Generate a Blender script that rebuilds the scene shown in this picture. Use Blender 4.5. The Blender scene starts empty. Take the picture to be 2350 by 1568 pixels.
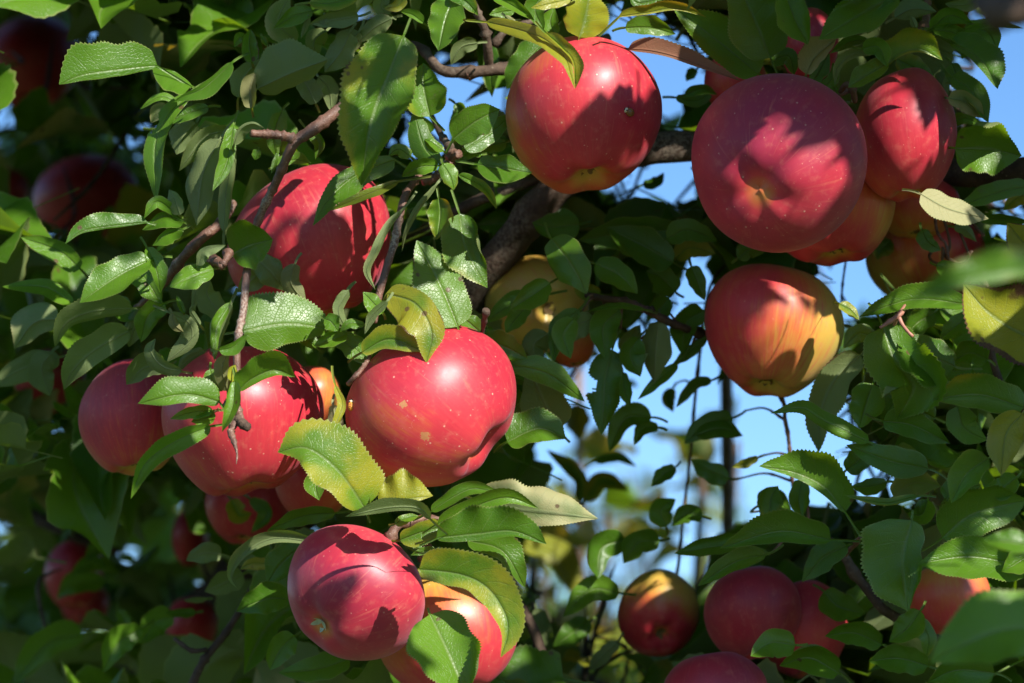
import bpy, math, random
import numpy as np
from mathutils import Vector, Matrix, noise as mnoise
from mathutils.bvhtree import BVHTree

random.seed(11)
RNG = np.random.default_rng(11)
scene = bpy.context.scene
COL = scene.collection

# ------------------------------------------------------------------ camera
D = 1.67                       # metres to the plane of focus
LENS, SENSOR = 120.0, 36.0
PITCH = math.radians(10)
CAM = Vector((0, 0, 1.55))
FW = Vector((0, math.cos(PITCH), math.sin(PITCH)))
UP = Vector((0, -math.sin(PITCH), math.cos(PITCH)))
RT = Vector((1, 0, 0))
cd = bpy.data.cameras.new('camera')
cam = bpy.data.objects.new('camera', cd)
COL.objects.link(cam)
cam.location = CAM
cam.rotation_euler = (math.radians(90) + PITCH, 0, 0)
cd.lens = LENS
cd.sensor_width = SENSOR
cd.sensor_fit = 'HORIZONTAL'
cd.clip_start = 0.05
cd.clip_end = 2000
cd.dof.use_dof = True
cd.dof.focus_distance = D - 0.02
cd.dof.aperture_fstop = 8.0
cd.dof.aperture_blades = 7
scene.camera = cam

# ------------------------------------------------------------------ sky and sun
SUNC = Vector((0.50, 0.62, 0.60)).normalized()          # towards the sun: right, up, back to the camera
SUNW = (RT * SUNC.x + UP * SUNC.y - FW * SUNC.z).normalized()
world = bpy.data.worlds.new('World')
scene.world = world
world.use_nodes = True
wn = world.node_tree
wn.nodes.clear()
wo = wn.nodes.new('ShaderNodeOutputWorld')
bg = wn.nodes.new('ShaderNodeBackground')
sky = wn.nodes.new('ShaderNodeTexSky')
sky.sky_type = 'NISHITA'
sky.sun_disc = False
sky.sun_elevation = math.asin(SUNW.z)
sky.sun_rotation = math.atan2(SUNW.x, SUNW.y)
sky.altitude = 1500
sky.air_density = 1.0
sky.dust_density = 0.0
sky.ozone_density = 5.0
bg.inputs['Strength'].default_value = 0.105
hue = wn.nodes.new('ShaderNodeHueSaturation')        # the deep blue of a dry autumn day, the same all round
hue.inputs['Saturation'].default_value = 1.08
wn.links.new(sky.outputs[0], hue.inputs['Color'])
wn.links.new(hue.outputs[0], bg.inputs['Color'])
wn.links.new(bg.outputs[0], wo.inputs['Surface'])
sl = bpy.data.lights.new('sun', 'SUN')
sl.energy = 5.0
sl.angle = math.radians(0.53)
sl.color = (1.0, 0.955, 0.88)
sun = bpy.data.objects.new('sun', sl)
COL.objects.link(sun)
sun.location = CAM + SUNW * 20
sun.rotation_euler = SUNW.to_track_quat('Z', 'Y').to_euler()
scene.view_settings.view_transform = 'Standard'
scene.view_settings.look = 'None'
scene.view_settings.exposure = 0.85
scene.view_settings.gamma = 1
scene.view_settings.use_curve_mapping = False
scene.cycles.max_bounces = 8
scene.cycles.transmission_bounces = 6
scene.cycles.sample_clamp_indirect = 6

# ------------------------------------------------------------------ placing
KPX = SENSOR / LENS / 2350.0          # tangent per photograph pixel (photograph taken as 2350 wide)
PXM = KPX * D                         # metres per pixel in the plane of focus
def P(x, y, z=0.0):
    """the place seen at (x, y), z millimetres beyond the plane of focus"""
    d = D + z / 1000.0
    return CAM + RT * ((x - 1175) * KPX * d) + UP * (-(y - 784) * KPX * d) + FW * d
def project(p):
    v = p - CAM
    d = v.dot(FW)
    return 1175 + v.dot(RT) / d / KPX, 784 - v.dot(UP) / d / KPX, (d - D) * 1000.0
OFF = {0: (0, 0), 1: (0, 0), 2: (752, 0), 3: (1551, 0), 4: (0, 507.6), 5: (752, 507.6), 6: (1551, 507.6), 7: (0, 1035), 8: (752, 1035), 9: (1551, 1035)}
def px(t, s):
    """a list of points from the t-th ninth of the picture"""
    k = 1.0 if t == 0 else 0.34
    out = []
    for w in s.split():
        a = w.split(',')
        out.append((OFF[t][0] + float(a[0]) * k, OFF[t][1] + float(a[1]) * k))
    return out

# ------------------------------------------------------------------ objects
def link(name, mesh, parent=None, loc=None):
    o = bpy.data.objects.new(name, mesh)
    COL.objects.link(o)
    if loc is not None:
        o.location = loc
    if parent is not None:
        o.parent = parent
    return o
def tag(o, label=None, cat=None, group=None, kind=None):
    if label: o['label'] = label
    if cat: o['category'] = cat
    if group: o['group'] = group
    if kind: o['kind'] = kind
    return o
def mesh_np(name, V, F, mats, uv=None, smooth=True):
    """V (n,3), F (m,4) or list of arrays"""
    me = bpy.data.meshes.new(name)
    V = np.asarray(V, np.float32)
    F = np.asarray(F, np.int32)
    n, m, k = len(V), len(F), F.shape[1]
    me.vertices.add(n)
    me.vertices.foreach_set('co', V.ravel())
    me.loops.add(m * k)
    me.loops.foreach_set('vertex_index', F.ravel())
    me.polygons.add(m)
    me.polygons.foreach_set('loop_start', np.arange(0, m * k, k, dtype=np.int32))
    me.polygons.foreach_set('use_smooth', np.full(m, smooth, dtype=bool))
    if uv is not None:
        l = me.uv_layers.new(name='UVMap')
        l.data.foreach_set('uv', np.asarray(uv, np.float32)[F.ravel()].ravel())
    me.update(calc_edges=True)
    me.validate()
    for q in (mats if isinstance(mats, (list, tuple)) else [mats]):
        me.materials.append(q)
    return me
def crom(pts, n):
    """n points evenly spaced along a smooth curve through pts"""
    p = np.asarray(pts, float)
    if len(p) == 2:
        p = np.vstack([p[0], (p[0] + p[1]) / 2, p[1]])
    q = np.vstack([2 * p[0] - p[1], p, 2 * p[-1] - p[-2]])
    out = []
    for i in range(1, len(q) - 2):
        for u in np.linspace(0, 1, 16, endpoint=False):
            a, b, c, d = q[i - 1], q[i], q[i + 1], q[i + 2]
            out.append(.5 * (2 * b + (c - a) * u + (2 * a - 5 * b + 4 * c - d) * u * u + (-a + 3 * b - 3 * c + d) * u ** 3))
    out.append(q[-2])
    out = np.array(out)
    s = np.concatenate([[0], np.cumsum(np.linalg.norm(np.diff(out, axis=0), axis=1))])
    t = np.linspace(0, s[-1], n)
    return np.stack([np.interp(t, s, out[:, k]) for k in range(out.shape[1])], 1)

def tube_np(pts, radii, sides=8, n=24, rough=0.0, knots=0, seed=0, cap=True):
    """a round tapering tube; pts world (k,3); returns V, F, UV"""
    c = crom(pts, n)
    r = np.interp(np.linspace(0, 1, n), np.linspace(0, 1, len(radii)), radii)
    rg = np.random.default_rng(seed)
    r = r * (1 + rough * rg.normal(0, .5, n))
    if knots:
        for _ in range(knots):
            k = rg.integers(1, n - 1)
            r[k] *= rg.uniform(1.12, 1.4)
    tan = np.gradient(c, axis=0)
    tan /= np.linalg.norm(tan, axis=1)[:, None] + 1e-12
    ref = np.array([0.3, 0.2, 0.93])
    V, UV = [], []
    for i in range(n):
        a = np.cross(tan[i], ref); a /= np.linalg.norm(a) + 1e-9
        b = np.cross(tan[i], a)
        for j in range(sides):
            w = 2 * math.pi * j / sides
            rr = r[i] * (1 + rough * rg.normal(0, .35))
            V.append(c[i] + rr * (a * math.cos(w) + b * math.sin(w)))
            UV.append((j / sides, i / n))
    F = [(i * sides + j, i * sides + (j + 1) % sides, (i + 1) * sides + (j + 1) % sides, (i + 1) * sides + j)
         for i in range(n - 1) for j in range(sides)]
    if cap:
        for i, fl in ((0, 1), (n - 1, 0)):
            V.append(c[i]); UV.append((0, 0))
            k = len(V) - 1
            for j in range(sides):
                q = (i * sides + j, i * sides + (j + 1) % sides)
                F.append((q[0], k, k, q[1]) if False else ((q[1], q[0], k, k) if fl else (q[0], q[1], k, k)))
    return np.array(V), F, np.array(UV)
def tube_mesh(name, V, F, UV, mat):
    me = bpy.data.meshes.new(name)
    F2 = [tuple(dict.fromkeys(f)) for f in F]
    me.from_pydata([tuple(v) for v in V], [], F2)
    l = me.uv_layers.new(name='UVMap')
    li = 0
    for p in me.polygons:
        p.use_smooth = True
    idx = np.empty(len(me.loops), np.int32)
    me.loops.foreach_get('vertex_index', idx)
    l.data.foreach_set('uv', np.asarray(UV, np.float32)[idx].ravel())
    me.materials.append(mat)
    me.update()
    return me

# ------------------------------------------------------------------ materials
class NT:
    def __init__(s, name):
        s.m = bpy.data.materials.new(name)
        s.m.use_nodes = True
        s.t = s.m.node_tree
        s.t.nodes.clear()
        s.out = s.t.nodes.new('ShaderNodeOutputMaterial')
    def put(s, sock, v):
        if hasattr(v, 'is_linked') or isinstance(v, bpy.types.NodeSocket):
            s.t.links.new(v, sock)
        else:
            sock.default_value = v
    def n(s, typ, out=0, props=None, **ins):
        nd = s.t.nodes.new('ShaderNode' + typ)
        for k, v in (props or {}).items():
            setattr(nd, k, v)
        for k, v in ins.items():
            key = k.replace('_', ' ')
            if key.startswith('i') and key[1:].isdigit():
                s.put(nd.inputs[int(key[1:])], v)
            else:
                s.put(nd.inputs[key], v)
        return nd.outputs[out]
    def math(s, op, a, b=0.0, c=0.0, clamp=False):
        nd = s.t.nodes.new('ShaderNodeMath')
        nd.operation = op; nd.use_clamp = clamp
        s.put(nd.inputs[0], a); s.put(nd.inputs[1], b); s.put(nd.inputs[2], c)
        return nd.outputs[0]
    def mix(s, f, a, b, blend='MIX'):
        nd = s.t.nodes.new('ShaderNodeMix')
        nd.data_type = 'RGBA'; nd.blend_type = blend
        s.put(nd.inputs[0], f)
        for sock, v in ((nd.inputs[6], a), (nd.inputs[7], b)):
            s.put(sock, (*v, 1) if isinstance(v, tuple) and len(v) == 3 else v)
        return nd.outputs[2]
    def ss(s, x, a, b):
        nd = s.t.nodes.new('ShaderNodeMapRange')
        nd.interpolation_type = 'SMOOTHSTEP'
        s.put(nd.inputs[0], x); s.put(nd.inputs[1], a); s.put(nd.inputs[2], b)
        return nd.outputs[0]
    def noise(s, vec, scale, detail=2.0, rough=.5, dist=0.0, out=0):
        return s.n('TexNoise', out, Vector=vec, Scale=scale, Detail=detail, Roughness=rough, Distortion=dist)
    def bump(s, h, strength, dist):
        return s.n('Bump', 0, Height=h, Strength=strength, Distance=dist)
    def surf(s, sh):
        s.t.links.new(sh, s.out.inputs['Surface'])
        return s.m
def rgb(c): return (*c, 1.0)

def leaf_material():
    t = NT('leaf')
    uv = t.n('UVMap')
    sep = t.t.nodes.new('ShaderNodeSeparateXYZ'); t.t.links.new(uv, sep.inputs[0])
    s_, v_ = sep.outputs[0], sep.outputs[1]
    ta = t.math('ABSOLUTE', t.math('MULTIPLY_ADD', v_, 2.0, -1.0))
    info = t.t.nodes.new('ShaderNodeObjectInfo')
    geo = t.t.nodes.new('ShaderNodeNewGeometry')
    rnd = t.math('FRACT', t.math('ADD', info.outputs['Random'], geo.outputs['Random Per Island']))
    pc = t.t.nodes.new('ShaderNodeSeparateColor'); t.t.links.new(info.outputs['Color'], pc.inputs[0])
    yel, dmg, red = pc.outputs[0], pc.outputs[1], pc.outputs[2]
    back = geo.outputs['Backfacing']
    pos = geo.outputs['Position']
    n1 = t.noise(pos, 28.0, 3, .55)
    n2 = t.noise(pos, 75.0, 3, .6)
    n3 = t.noise(pos, 520.0, 2, .6)
    yel = t.math('MAXIMUM', yel, t.math('MULTIPLY', t.math('GREATER_THAN', rnd, .94), .45))
    # green of the upper and of the lower side
    g = t.mix(t.math('MULTIPLY_ADD', n1, .9, t.math('MULTIPLY_ADD', rnd, .6, -.4), clamp=True), (.048, .132, .008), (.140, .285, .016))
    gu = t.mix(t.math('MULTIPLY_ADD', n1, .8, t.math('MULTIPLY', rnd, .3), clamp=True), (.125, .175, .060), (.215, .265, .110))
    # veins
    lat = t.math('MULTIPLY_ADD', ta, -.17, t.math('MULTIPLY_ADD', n2, .03, s_))
    fr = t.math('ABSOLUTE', t.math('MULTIPLY_ADD', t.math('FRACT', t.math('MULTIPLY', lat, t.math('MULTIPLY_ADD', rnd, 3.5, 7.0))), 2.0, -1.0))
    vl = t.math('MULTIPLY', t.ss(fr, .86, .99), t.ss(ta, 1.0, .55))
    vm = t.ss(ta, .075, .02)
    vein = t.math('MAXIMUM', vm, t.math('MULTIPLY', vl, .38))
    net = t.n('TexVoronoi', 'Distance', {'feature': 'DISTANCE_TO_EDGE'}, Vector=pos, Scale=640.0)
    netl = t.ss(net, .10, .0)
    # yellowing from the margin and in patches
    yv = t.math('MULTIPLY_ADD', ta, .16, t.math('MULTIPLY_ADD', n1, .75, t.math('MULTIPLY', n2, .25)))
    yf = t.math('MULTIPLY', t.ss(yv, t.math('MULTIPLY_ADD', yel, -.92, .90), t.math('MULTIPLY_ADD', yel, -.92, 1.10)), t.math('GREATER_THAN', yel, .02))
    g = t.mix(t.math('MULTIPLY', yf, .9), g, t.mix(n2, (.22, .28, .016), (.38, .34, .026)))
    gu = t.mix(t.math('MULTIPLY', yf, .8), gu, (.47, .44, .22))
    g = t.mix(t.math('MULTIPLY', vein, .50), g, (.20, .27, .085))
    gu = t.mix(t.math('MULTIPLY', vein, .55), gu, (.26, .31, .15))
    g = t.mix(t.math('MULTIPLY', netl, .16), g, (.15, .22, .04))
    col = t.mix(back, g, gu)
    rd = t.math('MULTIPLY', red, t.math('MULTIPLY_ADD', n1, .7, .55), clamp=True)
    col = t.mix(rd, col, t.mix(back, (.26, .075, .025), (.30, .12, .075)))
    # brown scorched margin and spots
    bv = t.math('MULTIPLY_ADD', t.math('POWER', ta, 4.0), .34, t.math('MULTIPLY_ADD', n1, .75, t.math('MULTIPLY', n2, .30)))
    bf = t.math('MULTIPLY', t.ss(bv, t.math('MULTIPLY_ADD', dmg, -.55, 1.02), t.math('MULTIPLY_ADD', dmg, -.55, 1.10)), t.math('GREATER_THAN', dmg, .02))
    sp = t.n('TexVoronoi', 'Distance', Vector=pos, Scale=95.0)
    sf = t.math('MULTIPLY', t.ss(sp, .16, .10), t.math('GREATER_THAN', t.math('ADD', t.math('MULTIPLY', dmg, .3), n1), .62))
    bf = t.math('MAXIMUM', bf, t.math('MULTIPLY', sf, .8))
    col = t.mix(bf, col, t.mix(n3, (.050, .022, .014), (.21, .105, .055)))
    # light caught on the blade's edge, put into the colour as a pale rim
    rim = t.math('MULTIPLY', t.ss(ta, .93, .99), t.math('SUBTRACT', 1.0, bf))
    col = t.mix(t.math('MULTIPLY', rim, .55), col, (.30, .33, .10))
    # faint dust and unevenness
    col = t.mix(t.math('MULTIPLY', t.ss(n3, .58, .75), .07), col, (.26, .27, .16))
    scab = t.math('MULTIPLY', t.ss(t.noise(pos, 60.0, 5, .7), .60, .72), t.ss(n3, .42, .60))
    col = t.mix(t.math('MULTIPLY', scab, t.math('MULTIPLY_ADD', rnd, .5, .1)), col, (.15, .125, .065))
    h = t.math('ADD', t.math('MULTIPLY', vl, -.40), t.math('ADD', t.math('MULTIPLY', n3, .30), t.math('ADD', t.math('MULTIPLY', netl, -.35), t.math('MULTIPLY', n2, .4))))
    bmp = t.bump(t.math('ADD', h, t.math('MULTIPLY', vm, -.8)), .36, .0005)
    ro = t.math('MULTIPLY_ADD', back, .20, t.math('MULTIPLY_ADD', n2, .18, .27))
    pr = t.n('BsdfPrincipled', 0, Base_Color=col, Roughness=ro, Normal=bmp, Specular_IOR_Level=t.math('MULTIPLY_ADD', back, -.20, .42))
    tc = t.mix(yf, (.22, .37, .008), (.48, .30, .012))
    tc = t.mix(rd, tc, (.34, .10, .02))
    tc = t.mix(bf, tc, (.05, .02, .01))
    tc = t.mix(t.math('MULTIPLY', vein, .5), tc, (.06, .10, .01))
    tr = t.n('BsdfTranslucent', 0, Color=tc, Normal=bmp)
    return t.surf(t.n('MixShader', 0, i0=.36, i1=pr, i2=tr))

def bark_material(name, dark, mid, pale, rough=.8, gl=.25, sc=1.0):
    t = NT(name)
    geo = t.t.nodes.new('ShaderNodeNewGeometry')
    pos = geo.outputs['Position']
    n1 = t.noise(pos, 90 * sc, 4, .6)
    n2 = t.noise(pos, 500 * sc, 3, .65)
    n3 = t.noise(pos, 22 * sc, 2, .5)
    c = t.mix(t.ss(n1, .3, .7), dark, mid)
    c = t.mix(t.math('MULTIPLY', t.ss(n3, .5, .68), t.ss(n2, .40, .6)), c, pale)
    vo = t.n('TexVoronoi', 'Distance', Vector=pos, Scale=260.0 * sc)
    c = t.mix(t.math('MULTIPLY', t.ss(vo, .2, .1), .65), c, pale)
    b = t.bump(t.math('ADD', t.math('MULTIPLY', n1, 1.0), t.math('MULTIPLY', n2, .6)), .8, .0012)
    return t.surf(t.n('BsdfPrincipled', 0, Base_Color=c, Roughness=rough, Normal=b, Specular_IOR_Level=gl))

def plain(name, col, rough=.6, spec=.4, var=.25, scale=300.0):
    t = NT(name)
    geo = t.t.nodes.new('ShaderNodeNewGeometry')
    n1 = t.noise(geo.outputs['Position'], scale, 3, .6)
    c = t.mix(n1, tuple(x * (1 - var) for x in col), tuple(min(1, x * (1 + var)) for x in col))
    return t.surf(t.n('BsdfPrincipled', 0, Base_Color=c, Roughness=rough, Specular_IOR_Level=spec))

LEAF = leaf_material()
BARK = bark_material('bark', (.042, .027, .019), (.105, .068, .047), (.17, .135, .10))
TWIG = bark_material('twig_bark', (.090, .042, .028), (.205, .105, .072), (.34, .26, .20), .5, .45, 1.6)
STALK = plain('stalk', (.20, .22, .07), .5, .4)
PINKSTALK = plain('pink_stalk', (.36, .16, .11), .5, .4)
DRY = plain('dried_brown', (.13, .075, .045), .8, .2)
PIT = plain('calyx_dark', (.050, .038, .022), .9, .1)
# ------------------------------------------------------------------ leaves
def prof(s, pk, tip=2.1):
    """half width along an apple leaf: rounded at the base, drawn out to a point"""
    s = np.clip(s, 0, 1)
    up = np.sqrt(np.clip(1 - ((pk - s) / pk) ** 2, 0, 1)) ** .65
    x = np.clip((s - pk) / (1 - pk), 0, 1)
    dn = (1 - x ** tip) * (1 - .22 * x ** 2)
    return np.where(s < pk, up, dn)
TCOL = np.array([-1, -.9, -.78, -.62, -.42, -.2, -.05, 0, .05, .2, .42, .62, .78, .9, 1.0])
leaf_info = []           # for the planning of what fills in behind: (midpoint px, half size px, z)
hand_leaves = []
stalk_ends = []
def L(t, pts, wl, wr, z=0, dz=0, al=None, ar=None, pk=.42, u=0, y=0., b=0., r=0., c=None, pet=None, arch=None, teeth=28, tilt=None, roll=None, exact=0, bite=()):
    """a leaf seen at these places: midrib from its base to its tip, apparent half widths left and right of it (looking from
    base to tip), the slopes al, ar of the two halves towards the eye, z of base and rise dz to the tip in millimetres"""
    k = 1.0 if t == 0 else 0.34
    m = np.array(px(t, pts))
    wl, wr = wl * k, wr * k
    rg = np.random.default_rng(int(abs(m.sum() * 7 + wl * 3)) % 99991)
    if al is None: al = rg.uniform(4, 24)
    if ar is None: ar = rg.uniform(4, 24)
    if u and rg.random() < .7: al, ar = -al * .8, -ar * .8
    # blades turn their upper side to the sky and the sun; one seen from below shows its lower side
    if tilt is None:
        tilt = (rg.normal(.20, .20), rg.normal(.34, .20)) if not u else (rg.normal(0, .22), rg.normal(-.34, .18))
    dm = m[-1] - m[0]; dm = dm / (np.linalg.norm(dm) + 1e-9)
    slope = lambda q: math.degrees(math.atan(-(tilt[0] * q[0] - tilt[1] * q[1]) / .85))
    ar = max(-62, min(66, ar + slope((-dm[1], dm[0]))))
    al = max(-62, min(66, al + slope((dm[1], -dm[0]))))
    if b == 0 and rg.random() < .4: b = rg.uniform(.08, .28)
    if c is None: c = rg.uniform(-.35, .6)
    NB = teeth * 2 + 1
    mid = crom(m, NB)
    ln = np.linalg.norm(np.diff(mid, axis=0), axis=1).sum()
    dz = dz + max(-26, min(7, (tilt[0] * dm[0] - tilt[1] * dm[1]) * ln * PXM * 600)) if not exact else (tilt[0] * dm[0] - tilt[1] * dm[1]) / .85 * ln * PXM * 1000
    if arch is None: arch = rg.uniform(-.05, .10) * ln * PXM * 1000
    s = np.linspace(0, 1, NB)
    zm = z + dz * s - arch * np.sin(math.pi * s)
    # the stalk, a narrow keel carried on from the blade
    NP = 6
    t0 = mid[1] - mid[0]; t0 /= np.linalg.norm(t0) + 1e-9
    if pet is not None:
        e = np.array(px(t, pet)[-1])
        st = crom(np.array([e] + [np.array(q) for q in reversed(px(t, pet)[:-1])] + [mid[0]]), NP + 1)[:-1]
        zst = np.linspace(z + 4, z, NP + 1)[:-1]
    else:
        pl = min(70, .26 * ln)
        w = np.linspace(1, 0, NP + 1)[:-1]
        bend = rg.uniform(-.35, .35)
        st = mid[0] - t0 * pl * w[:, None] + np.array([-t0[1], t0[0]]) * bend * pl * (w ** 2)[:, None]
        zst = z + w * rg.uniform(6, 22)
    M = np.vstack([st, mid]); Z = np.concatenate([zst, zm])
    S = np.concatenate([np.full(NP, 0.0), s])
    tan = np.gradient(M, axis=0); tan /= np.linalg.norm(tan, axis=1)[:, None] + 1e-9
    rt = np.stack([-tan[:, 1], tan[:, 0]], 1)
    f = prof(s, pk)
    wob = [1 + .085 * np.sin(s * rg.uniform(5, 11) + rg.uniform(0, 6.28)) + .05 * np.sin(s * rg.uniform(13, 24) + rg.uniform(0, 6.28)) for _ in range(2)]
    tooth = np.where(np.arange(NB) % 2 == 1, 1.042, .970)
    stalkw = 2.9
    n = len(M)
    V = np.empty((n, len(TCOL), 3)); UV = np.empty((n, len(TCOL), 2))
    ph = rg.uniform(0, 6.28, 4); fq = rg.uniform(1.5, 3.5, 2)
    amp = rg.uniform(.03, .15)
    # one margin may roll up and over, most in the middle or towards the tip
    rolls = [0.0, 0.0]
    if roll is None:
        if rg.random() < .55: rolls[int(rg.integers(2))] = rg.uniform(.7, 2.3)
    else: rolls = list(roll)
    rpk = rg.uniform(.35, .8)
    tipc = rg.uniform(-.1, .35)
    for j, tt in enumerate(TCOL):
        w, a, q = (wl, al, -1) if tt < 0 else (wr, ar, 1)
        ta = abs(tt)
        ww = np.concatenate([np.full(NP, stalkw), np.maximum(f * abs(w) * wob[0 if tt < 0 else 1], np.where(s < .3, 2.2, 0.0))])
        ed = np.concatenate([np.ones(NP), 1 + (tooth - 1) * (ta ** 6)])
        if w < 0: q = -q
        off = ww * ed * ta
        along = np.concatenate([np.zeros(NP), np.where(np.arange(NB) % 2 == 1, .55, 0) * (ta ** 8) * ln / NB * np.minimum(1, f * 3)])
        ro_ = rolls[0 if tt < 0 else 1]
        th_ = ro_ * np.concatenate([np.zeros(NP), np.exp(-((s - rpk) / .38) ** 2)]) + 1e-4
        den = np.where(th_ < 1.571, np.sin(np.minimum(th_, 1.571)), 1.0)
        off = ww * ed * np.sin(th_ * ta) / den
        lift = ww * (1 - np.cos(th_ * ta)) / den * (1 if not u else -1)
        xy = M + rt * (off * q)[:, None] + tan * along[:, None]
        tg = math.tan(math.radians(max(-78, min(78, a))))
        dep = -PXM * 1000 * (off * tg + ww * c * ta * ta + lift)
        dep = dep + np.concatenate([np.zeros(NP), tipc * ln * PXM * 1000 * np.clip((s - .6) / .4, 0, 1) ** 2 * .4])
        ruff = np.concatenate([np.zeros(NP), np.sin(s * 6.28 * fq[0 if tt < 0 else 1] + ph[0 if tt < 0 else 1]) * amp * f * abs(w) * PXM * 1000 * ta ** 2])
        groove = np.concatenate([np.full(NP, -.5 * ta), np.where(ta == 0, .35, 0.0) * np.ones(NB) * (1 if not u else -1)])
        V[:, j, 0] = xy[:, 0]; V[:, j, 1] = xy[:, 1]; V[:, j, 2] = Z + dep + ruff + groove
        UV[:, j, 0] = S; UV[:, j, 1] = .5 + .5 * tt * np.concatenate([np.full(NP, .01), np.ones(NB)])
    # to the world
    d = D + V[..., 2] / 1000
    cx = (V[..., 0] - 1175) * KPX * d; cy = -(V[..., 1] - 784) * KPX * d
    W = (np.array(CAM) + cx[..., None] * np.array(RT) + cy[..., None] * np.array(UP) + d[..., None] * np.array(FW)).reshape(-1, 3)
    base = W[NP * len(TCOL) + 7].copy()
    nc = len(TCOL)
    i, j = np.meshgrid(np.arange(n - 1), np.arange(nc - 1), indexing='ij')
    q = (i * nc + j).ravel()
    F = np.stack([q, q + 1, q + nc + 1, q + nc], 1)
    for (bs, bt, rs, rt_) in bite:                          # eaten away
        sc_ = S[i.ravel()]; tc_ = TCOL[j.ravel()]
        jag = 1 + .25 * np.sin(np.arange(len(sc_)) * 2.4)
        F = F[((sc_ - bs) / rs) ** 2 + ((tc_ - bt) / rt_) ** 2 > jag]
        q = None
        break
    if u: F = F[:, ::-1]
    me = mesh_np('leaf', W - base, F, LEAF, UV.reshape(-1, 2))
    o = link('leaf', me, TREE, Vector(base))
    o.color = (y, b, r, 1)
    hand_leaves.append(o)
    stalk_ends.append((M[0].copy(), float(Z[0])))
    leaf_info.append((M[NP:].mean(0), ln * .5, (abs(wl) + abs(wr)) * .5, z + dz * .5))
    return o

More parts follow.
